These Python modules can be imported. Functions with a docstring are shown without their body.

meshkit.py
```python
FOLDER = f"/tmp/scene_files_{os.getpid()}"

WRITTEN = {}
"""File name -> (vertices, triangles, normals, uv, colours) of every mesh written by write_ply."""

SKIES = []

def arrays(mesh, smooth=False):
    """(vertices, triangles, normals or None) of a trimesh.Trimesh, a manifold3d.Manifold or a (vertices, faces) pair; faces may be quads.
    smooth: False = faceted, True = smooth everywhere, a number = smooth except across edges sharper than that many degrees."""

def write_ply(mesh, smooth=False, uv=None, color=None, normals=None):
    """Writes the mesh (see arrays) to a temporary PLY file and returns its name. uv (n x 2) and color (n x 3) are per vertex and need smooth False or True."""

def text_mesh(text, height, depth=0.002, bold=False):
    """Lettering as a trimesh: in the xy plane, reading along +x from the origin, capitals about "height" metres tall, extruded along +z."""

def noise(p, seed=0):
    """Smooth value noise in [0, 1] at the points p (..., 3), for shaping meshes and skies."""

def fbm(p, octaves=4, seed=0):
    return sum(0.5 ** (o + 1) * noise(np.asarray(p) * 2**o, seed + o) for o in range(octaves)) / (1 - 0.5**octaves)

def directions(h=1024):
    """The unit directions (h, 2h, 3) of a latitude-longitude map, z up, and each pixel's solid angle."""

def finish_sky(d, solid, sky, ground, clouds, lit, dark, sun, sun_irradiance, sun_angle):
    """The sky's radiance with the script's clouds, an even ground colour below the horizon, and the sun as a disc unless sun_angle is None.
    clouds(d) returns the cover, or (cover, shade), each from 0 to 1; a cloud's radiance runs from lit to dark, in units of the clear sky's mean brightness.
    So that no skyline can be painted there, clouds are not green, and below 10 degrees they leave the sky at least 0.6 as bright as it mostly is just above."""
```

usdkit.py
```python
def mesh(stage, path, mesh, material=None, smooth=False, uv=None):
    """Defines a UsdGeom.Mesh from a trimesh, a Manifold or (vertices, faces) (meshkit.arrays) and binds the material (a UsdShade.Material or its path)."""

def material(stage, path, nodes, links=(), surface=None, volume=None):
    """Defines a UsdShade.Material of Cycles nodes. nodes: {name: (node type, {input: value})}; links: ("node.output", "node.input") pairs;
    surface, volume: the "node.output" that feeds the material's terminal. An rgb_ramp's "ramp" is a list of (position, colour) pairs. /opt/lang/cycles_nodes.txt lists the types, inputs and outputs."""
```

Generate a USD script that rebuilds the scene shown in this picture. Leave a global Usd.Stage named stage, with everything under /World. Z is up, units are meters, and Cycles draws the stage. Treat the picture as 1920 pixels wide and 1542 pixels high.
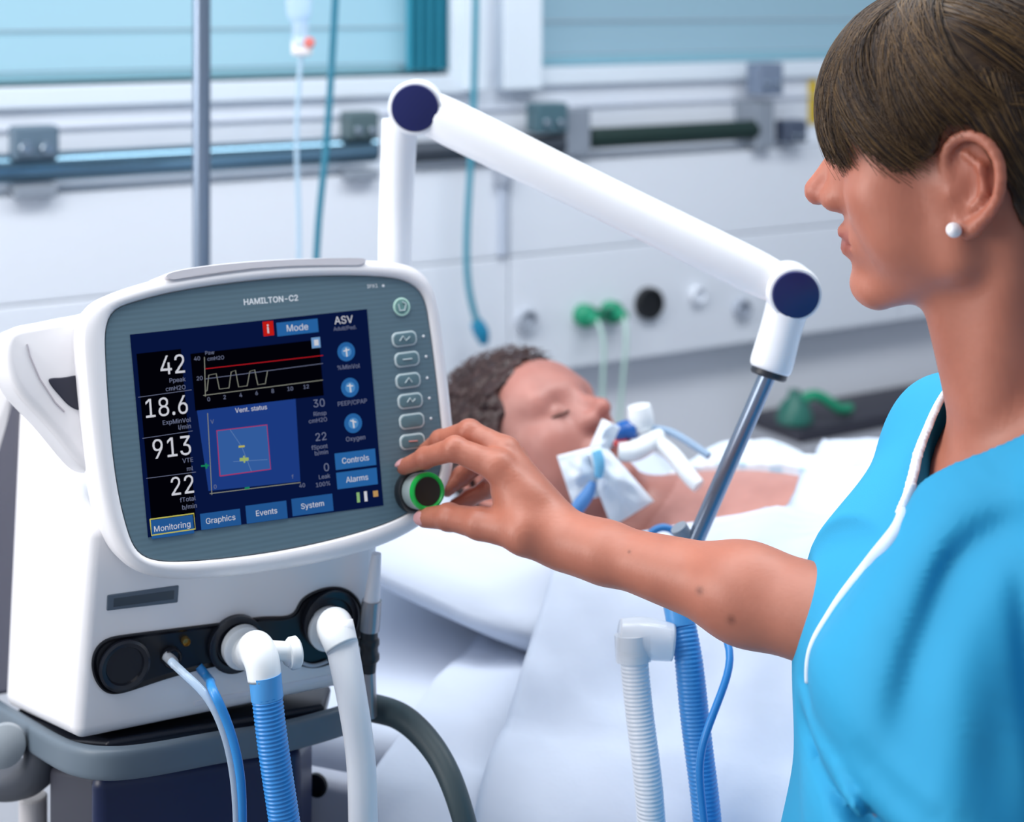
import math, random
import numpy as np, trimesh, manifold3d as m3, usdkit, meshkit
from scipy.interpolate import CubicSpline
from pxr import Usd, UsdGeom, UsdLux, UsdShade, Gf, Sdf, Vt

stage = Usd.Stage.CreateInMemory()
UsdGeom.SetStageUpAxis(stage, 'Z'); UsdGeom.SetStageMetersPerUnit(stage, 1.0)
UsdGeom.Xform.Define(stage, '/World'); UsdGeom.Scope.Define(stage, '/World/Looks')
rng = np.random.default_rng(7)

# ---------------------------------------------------------------- camera, ambient fill, lamps, exposure
F, CX, HY, CAMZ = 2820.0, 960.0, 0.0, 1.62      # focal length in px, principal column, horizon row, eye height
CAM = np.array([0, 0, CAMZ])
cam = UsdGeom.Camera.Define(stage, '/World/camera')
cam.AddTranslateOp().Set(Gf.Vec3d(0, 0, CAMZ)); cam.AddRotateXOp().Set(90.0)
cam.CreateHorizontalApertureAttr(36.0); cam.CreateVerticalApertureAttr(36.0 * 1542 / 1920)
cam.CreateFocalLengthAttr(36.0 * F / 1920)
cam.CreateVerticalApertureOffsetAttr(-36.0 * (771 - HY) / 1920)     # shift lens: verticals stay upright
cam.CreateFStopAttr(4.2); cam.CreateFocusDistanceAttr(1.15); cam.CreateClippingRangeAttr(Gf.Vec2f(0.05, 100))
cam.CreateExposureAttr(-0.60)

dome = UsdLux.DomeLight.Define(stage, '/World/ambient_fill'); dome.CreateColorAttr(Gf.Vec3f(0.72, 0.83, 1.0)); dome.CreateIntensityAttr(0.24)  # even ambient fill entering through the unbuilt sides of the room
def rect_light(name, loc, rot, w, h, power, color):
    l = UsdLux.RectLight.Define(stage, '/World/' + name)
    l.AddTranslateOp().Set(Gf.Vec3d(*loc)); l.AddRotateXYZOp().Set(Gf.Vec3f(*rot))
    l.CreateWidthAttr(w); l.CreateHeightAttr(h); l.CreateIntensityAttr(power); l.CreateColorAttr(Gf.Vec3f(*color))
    return l
# out-of-view ceiling lamps (they face down) and an unseen light from the left
rect_light('unseen_ceiling_lamp', (-0.55, 1.30, 2.66), (0, 0, 30), 1.3, 0.6, 11.5, (0.97, 0.98, 1.0))
rect_light('unseen_ceiling_lamp_001', (0.75, 1.85, 2.66), (0, 0, 30), 1.3, 0.6, 14.5, (0.95, 0.98, 1.0))
rect_light('unseen_ceiling_lamp_002', (-1.3, 0.5, 2.66), (0, 0, 30), 1.2, 0.6, 9.0, (1.0, 0.96, 0.93))  # all three lamps unseen, placed to light bed, back wall and ventilator
rect_light('unseen_left_light', (-2.40, 0.65, 1.75), (0, -90, 0), 1.3, 1.28, 13.0, (1.0, 0.97, 0.94))  # out of view, placed to brighten the ventilator's left side

# ---------------------------------------------------------------- helpers
def P(px, py, d):
    return np.array([(px - CX) / F * d, d, CAMZ - (py - HY) / F * d])
def Ps(rows): return np.array([P(*r) for r in rows])
def ray(px, py): return np.array([(px - CX) / F, 1.0, -(py - HY) / F])
def hit(px, py, c, n):
    r = ray(px, py); return CAM + r * (np.dot(np.asarray(c) - CAM, n) / np.dot(r, n))
def lin(h):
    c = np.array([int(h[i:i + 2], 16) for i in (1, 3, 5)]) / 255 if isinstance(h, str) else np.array(h) / 255.0
    return tuple(np.where(c <= 0.04045, c / 12.92, ((c + 0.055) / 1.055) ** 2.4))
def unit(v): v = np.asarray(v, float); return v / np.linalg.norm(v)

MATS = {}
def mat(name, color, rough=0.5, metallic=0.0, bump=None, vary=None, **kw):
    """color: hex; bump: (scale, strength, distance); vary: (scale, second colour)"""
    if name in MATS: return MATS[name]
    col = lin(color)
    nodes = {'p': ('principled_bsdf', {'base_color': col, 'roughness': rough, 'metallic': metallic, **kw})}; links = []
    if bump or vary: nodes['t'] = ('texture_coordinate', {})
    if vary:
        nodes['n'] = ('noise_texture', {'scale': vary[0], 'detail': 4.0}); links.append(('t.object', 'n.vector'))
        nodes['r'] = ('rgb_ramp', {'ramp': [(0.3, col), (0.7, lin(vary[1]))]}); links += [('n.fac', 'r.fac'), ('r.color', 'p.base_color')]
    if bump:
        nodes['b'] = ('noise_texture', {'scale': bump[0], 'detail': 3.0}); links.append(('t.object', 'b.vector'))
        nodes['u'] = ('bump', {'strength': bump[1], 'distance': bump[2]}); links += [('b.fac', 'u.height'), ('u.normal', 'p.normal')]
    MATS[name] = usdkit.material(stage, '/World/Looks/' + name, nodes, links, surface='p.BSDF'); return MATS[name]
def emit(name, color, strength):
    if name in MATS: return MATS[name]
    MATS[name] = usdkit.material(stage, '/World/Looks/' + name, {'e': ('emission', {'color': lin(color), 'strength': strength})}, surface='e.emission'); return MATS[name]
def glassy(name, color, rough=0.06, clear=0.55):
    """thin clear plastic: part transparent, part soft gloss"""
    if name in MATS: return MATS[name]
    MATS[name] = usdkit.material(stage, '/World/Looks/' + name, {'a': ('transparent_bsdf', {'color': lin(color)}), 'g': ('principled_bsdf', {'base_color': lin(color), 'roughness': rough}), 'm': ('mix_closure', {'fac': 1 - clear})},
                                 [('a.BSDF', 'm.closure1'), ('g.BSDF', 'm.closure2')], surface='m.closure'); return MATS[name]

USED = {}
def path_for(name, parent):
    base = (str(parent.GetPath()) if parent else '/World') + '/'
    k = USED.get(base + name, 0); USED[base + name] = k + 1
    return base + (name if k == 0 else f'{name}_{k:03d}')
def tag(o, label=None, cat=None, group=None, kind=None):
    o = o.GetPrim() if hasattr(o, 'GetPrim') else o
    for k, v in (('label', label), ('category', cat), ('group', group), ('kind', kind)):
        if v: o.SetCustomDataByKey(k, v)
    return o
def thing(name, label=None, cat=None, group=None, loc=None, kind=None):
    x = UsdGeom.Xform.Define(stage, path_for(name, None))
    if loc is not None: x.AddTranslateOp().Set(Gf.Vec3d(*map(float, loc)))
    return tag(x, label, cat, group, kind)
ORIG = {}
def part(name, mesh, m, parent=None, smooth=40, label=None, kind=None, tint=None):
    """one Mesh prim under parent (mesh given in world space), or top-level"""
    if isinstance(mesh, (list,)): mesh = trimesh.util.concatenate([as_tm(q) for q in mesh])
    mesh = as_tm(mesh)
    if parent is not None:
        t = UsdGeom.XformCache().GetLocalToWorldTransform(parent).ExtractTranslation()
        mesh = mesh.copy(); mesh.apply_translation(-np.array(t))
    o = usdkit.mesh(stage, path_for(name, parent), mesh, m, smooth=smooth)
    if tint is not None:
        UsdGeom.PrimvarsAPI(o).CreatePrimvar('tint', Sdf.ValueTypeNames.Float3Array, 'vertex').Set(Vt.Vec3fArray.FromNumpy(np.asarray(tint, np.float32)))
    return tag(o, label, None, None, kind)
def as_tm(q):
    if isinstance(q, trimesh.Trimesh): return q
    v, f, _ = meshkit.arrays(q); return trimesh.Trimesh(v, f, process=False)
def solo(name, mesh, m, label, cat, group=None, smooth=40, kind=None):
    o = part(name, mesh, m, None, smooth); return tag(o, label, cat, group, kind)
def struct(name, mesh, m, parent=None, smooth=40):
    o = part(name, mesh, m, parent, smooth)
    if parent is None: tag(o, kind='structure')
    return o

# shapes
def hull(points, r, seg=20):
    """rounded solid: hull of spheres"""
    r = np.broadcast_to(r, len(points))
    s = [m3.Manifold.sphere(float(q), seg).translate(tuple(map(float, p))) for p, q in zip(points, r)]
    return m3.Manifold.batch_hull(s)
def frame_box(c, ax, size, r=0.002, seg=16):
    """rounded box with centre c, axes ax (rows), full sizes"""
    ax = np.asarray(ax, float); h = np.maximum(np.asarray(size, float) / 2 - r, 1e-5)
    pts = [np.asarray(c) + ax.T @ (h * np.array(s)) for s in np.ndindex(2, 2, 2) for s in [np.array(s) * 2 - 1]]
    return hull(pts, r, seg)
AX = np.eye(3)
def spline(pts, n=60, closed=False):
    pts = np.asarray(pts, float)
    if closed: pts = np.vstack([pts, pts[:1]])
    t = np.r_[0, np.cumsum(np.linalg.norm(np.diff(pts, axis=0), axis=1) ** 0.5 + 1e-9)]
    cs = CubicSpline(t, pts, bc_type='periodic' if closed else 'natural')
    return cs(np.linspace(0, t[-1], n + (1 if closed else 0)))[: n if closed else None]
def tube(pts, r, n=60, sides=16, smooth=True, rib=None, caps=True):
    """swept round tube; r scalar or per control point; rib = (pitch, depth) for corrugated hose"""
    pts = np.asarray(pts, float); k = len(pts)
    rr = np.broadcast_to(np.asarray(r, float), k)
    q = spline(np.c_[pts, rr], n) if smooth and k > 2 else np.c_[pts, rr]
    c, rad = q[:, :3], q[:, 3]
    if rib:
        s = np.r_[0, np.cumsum(np.linalg.norm(np.diff(c, axis=0), axis=1))]
        m = max(int(s[-1] / rib[0] * 6), 8); ss = np.linspace(0, s[-1], m)
        c = np.stack([np.interp(ss, s, c[:, i]) for i in range(3)], 1)
        rad = np.interp(ss, s, rad) + rib[1] * np.cos(ss / rib[0] * 2 * np.pi)
    t = np.gradient(c, axis=0); t /= np.linalg.norm(t, axis=1, keepdims=True)
    a = np.cross(t[0], [0, 0, 1.0] if abs(t[0][2]) < 0.9 else [1.0, 0, 0]); a /= np.linalg.norm(a)
    A = []
    for ti in t:
        a = a - ti * np.dot(a, ti); a /= np.linalg.norm(a); A.append(a)
    A = np.array(A); B = np.cross(t, A)
    th = np.linspace(0, 2 * np.pi, sides, endpoint=False)
    v = c[:, None] + rad[:, None, None] * (np.cos(th)[None, :, None] * A[:, None] + np.sin(th)[None, :, None] * B[:, None])
    return grid_mesh(v, wrap=True, caps=caps)
def grid_mesh(v, wrap=False, caps=False):
    n, m = v.shape[:2]; f = []
    i, j = np.meshgrid(np.arange(n - 1), np.arange(m if wrap else m - 1), indexing='ij'); j2 = (j + 1) % m
    q = np.stack([i * m + j, i * m + j2, (i + 1) * m + j2, (i + 1) * m + j], -1).reshape(-1, 4)
    f = np.vstack([q[:, [0, 1, 2]], q[:, [0, 2, 3]]]); vv = v.reshape(-1, 3)
    if caps:
        k = len(vv); vv = np.vstack([vv, v[0].mean(0), v[-1].mean(0)]); a = np.arange(m); b = (a + 1) % m
        f = np.vstack([f, np.stack([b, a, np.full(m, k)], 1), np.stack([(n - 1) * m + a, (n - 1) * m + b, np.full(m, k + 1)], 1)])
    t = trimesh.Trimesh(vv, f, process=False)
    if wrap and caps and t.volume < 0: t.invert()
    return t
def lathe(c, axis, prof, sides=32):
    """prof: list of (radius, height along axis); closed solid"""
    axis = unit(axis); a = unit(np.cross(axis, [0, 0, 1.0] if abs(axis[2]) < 0.9 else [1.0, 0, 0])); b = np.cross(axis, a)
    th = np.linspace(0, 2 * np.pi, sides, endpoint=False)
    v = np.array([[np.asarray(c) + axis * h + max(r, 1e-5) * (np.cos(t) * a + np.sin(t) * b) for t in th] for r, h in prof])
    return grid_mesh(v, wrap=True, caps=True)
def rod(a, b, r, sides=24, bev=0.0015):
    a, b = np.asarray(a, float), np.asarray(b, float); L = np.linalg.norm(b - a); bev = min(bev, r * 0.5, L * 0.3)
    return lathe(a, b - a, [(r - bev, 0), (r, bev), (r, L - bev), (r - bev, L)], sides)
def polar(pts, c, n=160):
    """closed outline (uv) -> radius at n even angles about c"""
    q = np.asarray(pts) - c; th = np.unwrap(np.arctan2(q[:, 1], q[:, 0])); rr = np.hypot(*q.T)
    if th[-1] < th[0]: th, rr = th[::-1], rr[::-1]
    o = np.argsort(np.mod(th, 2 * np.pi)); a, b = np.mod(th, 2 * np.pi)[o], rr[o]
    g = np.linspace(0, 2 * np.pi, n, endpoint=False)
    return g, np.interp(g, np.r_[a - 2 * np.pi, a, a + 2 * np.pi], np.r_[b, b, b])
# signed distances and surface nets
def cap(p, a, b, ra, rb=None):
    rb = ra if rb is None else rb; a = np.asarray(a, np.float32); ab = np.asarray(b, np.float32) - a
    q = p - a; h = np.clip(q @ ab / max(float(ab @ ab), 1e-12), 0, 1)
    return np.linalg.norm(q - h[:, None] * ab, axis=1) - (ra + (rb - ra) * h)
def ell(p, c, r, R=None):
    q = p - np.asarray(c, np.float32)
    if R is not None: q = q @ np.asarray(R, np.float32).T
    r = np.asarray(r, np.float32); k0 = np.linalg.norm(q / r, axis=1); k1 = np.linalg.norm(q / r ** 2, axis=1) + 1e-6
    return k0 * (k0 - 1) / k1
def sph(p, c, r): return np.linalg.norm(p - np.asarray(c, np.float32), axis=1) - r
def smin(a, b, k):
    h = np.clip(0.5 + 0.5 * (b - a) / k, 0, 1); return b + (a - b) * h - k * h * (1 - h)
def smax(a, b, k): return -smin(-a, -b, k)
def chain(p, pts, rs, k=0.004):
    d = None
    for i in range(len(pts) - 1):
        e = cap(p, pts[i], pts[i + 1], rs[i], rs[i + 1]); d = e if d is None else smin(d, e, k)
    return d
def nets(f, lo, hi, h, B=8, slack=1.6):
    lo = np.asarray(lo, float); nb = np.ceil((np.asarray(hi) - lo) / (h * B)).astype(int) + 1; n = nb * B
    bc = np.stack(np.meshgrid(*[(np.arange(k) + 0.5) * B * h for k in nb], indexing='ij'), -1).reshape(-1, 3) + lo - h / 2
    fb = np.concatenate([f(q.astype(np.float32)) for q in np.array_split(bc, max(1, len(bc) // 200000))])
    act = np.abs(fb) < B * h * 0.87 * slack
    D = np.broadcast_to(np.where(fb < 0, -1.0, 1.0).astype(np.float32)[:, None], (len(fb), B ** 3)).copy()
    off = np.stack(np.meshgrid(*[np.arange(B)] * 3, indexing='ij'), -1).reshape(-1, 3) * h - (B - 1) / 2 * h
    ia = np.nonzero(act)[0]
    for q in np.array_split(ia, max(1, len(ia) * B ** 3 // 400000)):
        pp = (bc[q][:, None] + off[None]).reshape(-1, 3).astype(np.float32); D[q] = f(pp).reshape(len(q), -1)
    D = D.reshape(*nb, B, B, B).transpose(0, 3, 1, 4, 2, 5).reshape(n)
    S = D < 0; cs = [S[i:n[0] - 1 + i, j:n[1] - 1 + j, k:n[2] - 1 + k] for i, j, k in np.ndindex(2, 2, 2)]
    cnt = sum(c.astype(np.int8) for c in cs); cell = np.argwhere((cnt > 0) & (cnt < 8))
    idx = -np.ones(n - 1, np.int64); idx[tuple(cell.T)] = np.arange(len(cell))
    acc, num = np.zeros((len(cell), 3)), np.zeros(len(cell))
    for ax in range(3):
        for c in np.ndindex(2, 2):
            o = list(c); o.insert(ax, 0); o = np.array(o); e = np.zeros(3, int); e[ax] = 1
            A, Bv = D[tuple((cell + o).T)], D[tuple((cell + o + e).T)]; x = (A < 0) != (Bv < 0)
            t = np.where(x, A / np.where(x, A - Bv, 1), 0); acc += np.where(x[:, None], o + t[:, None] * e, 0); num += x
    v = (cell + acc / np.maximum(num, 1)[:, None]) * h + bc[0] + off[0]
    fs = []
    for ax in range(3):
        sl = [slice(1, -1)] * 3; sl[ax] = slice(0, -1); sl2 = [slice(1, -1)] * 3; sl2[ax] = slice(1, None)
        a, b = S[tuple(sl)], S[tuple(sl2)]; q = np.argwhere(a != b); 
        if not len(q): continue
        g = q.copy()
        for i in range(3):
            if i != ax: g[:, i] += 1
        flip = a[tuple(q.T)]; u, w = [(1, 2), (2, 0), (0, 1)][ax]
        def at(du, dw):
            z = g.copy(); z[:, u] -= du; z[:, w] -= dw; return idx[tuple(z.T)]
        Q = np.stack([at(1, 1), at(0, 1), at(0, 0), at(1, 0)], 1); Q[~flip] = Q[~flip][:, ::-1]; fs.append(Q)
    Q = np.vstack(fs); Q = Q[(Q >= 0).all(1)]
    return trimesh.Trimesh(v, np.vstack([Q[:, [0, 1, 2]], Q[:, [0, 2, 3]]]), process=False)
# ================================================================ the room
PH = math.radians(30)
WU, WN = np.array([math.cos(PH), math.sin(PH), 0]), np.array([math.sin(PH), -math.cos(PH), 0])   # along the back wall; out of it into the room
W0 = np.array([0, 2.9, 0.0])
def wall_at(px, py=0, off=0.0):
    """(s, z) on the back wall plane, 'off' metres in front of it"""
    h = hit(px, py, W0 + WN * off, WN); return float((h - W0) @ WU), float(h[2])
def W(s, z, off=0.0): return W0 + WU * s + WN * off + np.array([0, 0, z])
WAX = np.array([WU, WN, [0, 0, 1.0]])
def wbox(s0, s1, z0, z1, o0, o1, r=0.003):
    return frame_box(W((s0 + s1) / 2, (z0 + z1) / 2, (o0 + o1) / 2), WAX, (s1 - s0, o1 - o0, z1 - z0), r)

m_wall = mat('wall_paint', '#e6ebf3', 0.6, vary=(3.0, '#e0e7f1'))
m_panel = mat('panel_laminate', '#e9eef6', 0.35)
m_lower = mat('lower_wall_paint', '#eef1f8', 0.6)
m_frame = mat('window_frame_paint', '#e3edf6', 0.4)
m_floor = mat('floor_vinyl', '#8f9298', 0.35, vary=(6.0, '#868a92'))
m_steel = mat('brushed_steel', '#a9b6c2', 0.28, 1.0)
m_darkrail = mat('dark_rail_metal', '#7393a5', 0.16, 0.95)
m_black = mat('black_plastic', '#14161b', 0.35)
m_green = mat('green_fitting', '#1c9a72', 0.4)
m_grey = mat('grey_plastic', '#8b94a0', 0.45)
m_slat = usdkit.material(stage, '/World/Looks/backlit_blind', {'t': ('geometry', {}), 'n': ('noise_texture', {'scale': 1.3, 'detail': 1.0}),
    'r': ('rgb_ramp', {'ramp': [(0.3, lin('#86c4dd')), (0.7, lin('#9dd3e8'))]}), 'e': ('emission', {'strength': 0.86}), 'd': ('diffuse_bsdf', {'color': lin('#8096a2')}), 'a': ('add_closure', {})},
    [('t.position', 'n.vector'), ('n.fac', 'r.fac'), ('r.color', 'e.color'), ('e.emission', 'a.closure1'), ('d.BSDF', 'a.closure2')], surface='a.closure')
m_slat2 = usdkit.material(stage, '/World/Looks/backlit_blind_dim', {'e': ('emission', {'color': lin('#7aa6bd'), 'strength': 0.62}), 'd': ('diffuse_bsdf', {'color': lin('#8096a2')}), 'a': ('add_closure', {})},
    [('e.emission', 'a.closure1'), ('d.BSDF', 'a.closure2')], surface='a.closure')

struct('floor', frame_box((0.6, 1.6, -0.05), AX, (8, 7.4, 0.1), 0.002), m_floor)
struct('ceiling', frame_box((0.0, 1.2, 2.75), AX, (6.4, 5.6, 0.1), 0.002), mat('ceiling_paint', '#eef1f4', 0.7))

# back wall: built round its two windows
z_sill = wall_at(425, 152)[1]; z_top = 2.45
s_w1a, s_w1b = -1.55, wall_at(848)[0]; s_w2a, s_w2b = wall_at(1005)[0], wall_at(1905)[0]
z_sill2 = wall_at(1200, 122)[1]
wall = thing('wall_back', kind='structure')
zs = min(z_sill, z_sill2)
z_pan = wall_at(1080, 690, 0.05)[1]
part('wall_panel', wbox(-2.7, 2.6, z_pan, zs, -0.12, 0.0), m_wall, wall)
part('wall_panel', wbox(-2.7, 2.6, z_top, 2.7, -0.12, 0.0), m_wall, wall)
part('wall_panel', wbox(s_w1b, s_w2a, zs, z_top, -0.12, 0.0), m_wall, wall)
part('wall_panel', wbox(s_w2b, 2.6, zs, z_top, -0.12, 0.0), m_wall, wall)
part('wall_panel', wbox(-2.7, s_w1a, zs, z_top, -0.12, 0.0), m_wall, wall)
part('lower_wall', wbox(-2.7, 2.6, 0.0, z_pan, -0.12, -0.01), m_lower, wall)
struct('baseboard_back', wbox(-2.7, 2.6, 0.0, 0.1, -0.01, 0.005), m_grey)

# left wall out of view, with a window frame built round the left light
wl_ = thing('unseen_wall_left', kind='structure')
for y0, y1, z0, z1 in ((-1.6, 1.5, 0.0, 1.08), (-1.6, 1.5, 2.42, 2.7), (-1.6, -0.02, 1.08, 2.42), (1.32, 1.5, 1.08, 2.42)):
    part('wall_panel', frame_box((-2.40, (y0 + y1) / 2, (z0 + z1) / 2), AX, (0.1, y1 - y0, z1 - z0), 0.003), m_wall, wl_)
w3 = thing('window_3', kind='structure')
for y in (-0.01, 0.65, 1.31): part('window_frame', frame_box((-2.36, y, 1.75), AX, (0.05, 0.05, 1.34), 0.004), m_frame, w3)
for z in (1.10, 2.40): part('window_frame', frame_box((-2.36, 0.65, z), AX, (0.05, 1.34, 0.05), 0.004), m_frame, w3)

def window(n, s0, s1, z0, mslat):
    w = thing(f'window_{n}', kind='structure')
    fr = 0.05
    part('window_frame', [wbox(s0 - 0.02, s1 + 0.02, z0 - 0.035, z0, -0.10, 0.015), wbox(s0 - 0.02, s1 + 0.02, z_top, z_top + 0.03, -0.10, 0.012)], m_frame, w)
    for a, b in ((s0 - 0.02, s0 + 0.006), (s1 - 0.006, s1 + 0.02)):
        part('window_jamb', wbox(a, b, z0, z_top, -0.10, 0.012), m_frame, w)
    part('bottom_bar', wbox(s0, s1, z0 + 0.002, z0 + 0.02, -0.062, -0.038), mat('blind_bar', '#86b6c6', 0.4), w)
    z = z0 + 0.022
    while z < z_top - 0.02:
        part('slat', frame_box(W((s0 + s1) / 2, z + 0.033, -0.05), np.array([WU, WN * math.cos(0.16) + np.array([0, 0, 1]) * math.sin(0.16), np.array([0, 0, 1]) * math.cos(0.16) - WN * math.sin(0.16)]), (s1 - s0 - 0.012, 0.004, 0.066), 0.0015, 8), mslat, w)
        z += 0.068
    return w
window(1, s_w1a, s_w1b, z_sill, m_slat)
window(2, s_w2a, s_w2b, z_sill2, m_slat2)
# post between the windows
for n, (a, b) in enumerate(((862, 898), (930, 1000))):
    sa, sb = wall_at(a)[0], wall_at(b)[0]
    struct(f'trim_{n + 1}', wbox(sa, sb, zs - 0.03, z_top + 0.1, 0.0, 0.035), m_frame)
# teal curtain edge in the left window
def curtain():
    s0, s1 = wall_at(768)[0], wall_at(842)[0]; zb = wall_at(800, 132)[1]
    t = np.linspace(0, 1, 60); zz = np.linspace(zb, z_top - 0.03, 12)
    v = np.array([[W(s0 + (s1 - s0) * u, z, -0.012 + 0.012 * math.sin(u * 26)) for u in t] for z in zz])
    b = np.array([[W(s0 + (s1 - s0) * u, z, -0.015 + 0.012 * math.sin(u * 26)) for u in t] for z in zz])
    return [grid_mesh(v), grid_mesh(b[:, ::-1])]
solo('curtain', curtain(), mat('teal_curtain', '#2a8ea6', 0.8), 'narrow teal curtain gathered at the inner edge of the window behind the IV line', 'curtain', smooth=True)

# supply panel under the windows
def strip(px0, px1, y_top, y_bot, at, o0, o1, r=0.004):
    s0, s1 = wall_at(px0, 0, o1)[0], wall_at(px1, 0, o1)[0]
    return wbox(s0, s1, wall_at(at, y_bot, o1)[1], wall_at(at, y_top, o1)[1], o0, o1, r)
sp = thing('supply_panel', 'long white medical supply panel with recessed joints running along the wall behind the bed', 'wall panel')
zA, zB, zC = wall_at(400, 345, 0.05)[1], wall_at(1080, 470, 0.05)[1], z_pan
for i, (sa, sb) in enumerate(((-1.6, wall_at(930)[0]), (wall_at(932)[0], wall_at(1660)[0]), (wall_at(1662)[0], 2.4))):
    part('panel', wbox(sa, sb, zB + 0.001, zA, 0.002, 0.05, 0.004), m_panel, sp)
    part('panel', wbox(sa, sb, zC, zB - 0.001, 0.002, 0.05, 0.004), m_panel, sp)
part('ledge', wbox(-1.6, 2.4, zA + 0.001, zA + 0.012, 0.002, 0.035, 0.004), m_panel, sp)
part('upper_strip', wbox(-1.6, 2.4, wall_at(425, 225)[1], wall_at(425, 231)[1] + 0.003, 0.002, 0.008, 0.001), mat('strip_line', '#c9cfdd', 0.5), sp)

# equipment rail with its clamps
rl = thing('equipment_rail', 'steel equipment rail with rounded front fixed along the white wall', 'rail')
def rail_piece(px0, px1, y0, y1, at, m, name='rail_bar'):
    o = 0.075; s0, s1 = wall_at(px0, 0, o)[0], wall_at(px1, 0, o)[0]; zt, zb = wall_at(at, y0, o)[1], wall_at(at, y1, o)[1]
    c = (zt + zb) / 2; h = (zt - zb) / 2
    v = []
    th = np.linspace(0, 2 * np.pi, 36, endpoint=False)
    for s in (s0, s0 + 0.002, s1 - 0.002, s1):
        k = 0.96 if s in (s0, s1) else 1.0
        v.append([W(s, c + h * k * np.sign(math.sin(t)) * abs(math.sin(t)) ** 0.95, 0.06 + 0.018 * k * np.sign(math.cos(t)) * abs(math.cos(t)) ** 0.95) for t in th])
    part(name, grid_mesh(np.array(v), True, True), m, rl)
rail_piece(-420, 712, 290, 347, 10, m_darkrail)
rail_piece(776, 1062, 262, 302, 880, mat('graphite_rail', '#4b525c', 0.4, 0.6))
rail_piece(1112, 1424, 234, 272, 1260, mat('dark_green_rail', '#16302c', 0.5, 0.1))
for (a, b, y0, y1, at) in ((28, 110, 348, 372, 70), (652, 712, 320, 338, 690), (1062, 1108, 205, 290, 1085), (1420, 1452, 190, 280, 1435)):
    part('rail_bracket', strip(a, b, y0, y1, at, 0.0, 0.075, 0.003), m_grey, rl)

def clamp(px0, px1, y0, y1, label, m_body, dots=True):
    t = thing('rail_clamp', label, 'clamp', loc=W(wall_at((px0 + px1) / 2, 0, .08)[0], wall_at((px0 + px1) / 2, y1, .08)[1], .08))
    part('body', strip(px0, px1, y0, y1, (px0 + px1) / 2, 0.045, 0.09, 0.005), m_body, t)
    w = px1 - px0; ym = (y0 + y1) / 2
    for q in (0.27, 0.73):
        s, z = wall_at(px0 + w * q, ym + 8, 0.09); part('screw', rod(W(s, z, 0.085), W(s, z, 0.10), 0.0105 * w / 85), m_steel, t)
clamp(26, 112, 238, 300, 'grey rail clamp with two round screws, on the rail left of the IV pole', mat('clamp_grey', '#5f7485', 0.4))
clamp(655, 712, 210, 262, 'small dark clamp on the rail just left of the upper arm joint', mat('clamp_dark', '#51666b', 0.4))
clamp(1008, 1066, 194, 250, 'dark green-topped clamp on the rail under the window post', mat('clamp_teal', '#4a6a75', 0.4))
clamp(1424, 1470, 118, 180, 'grey clamp on the wall just in front of the nurse\'s fringe', mat('clamp_pale', '#77859b', 0.4))
clamp(1478, 1515, 226, 268, 'low dark clamp at the wall right of the dark green rail', mat('clamp_slate', '#4a5468', 0.4))

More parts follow.
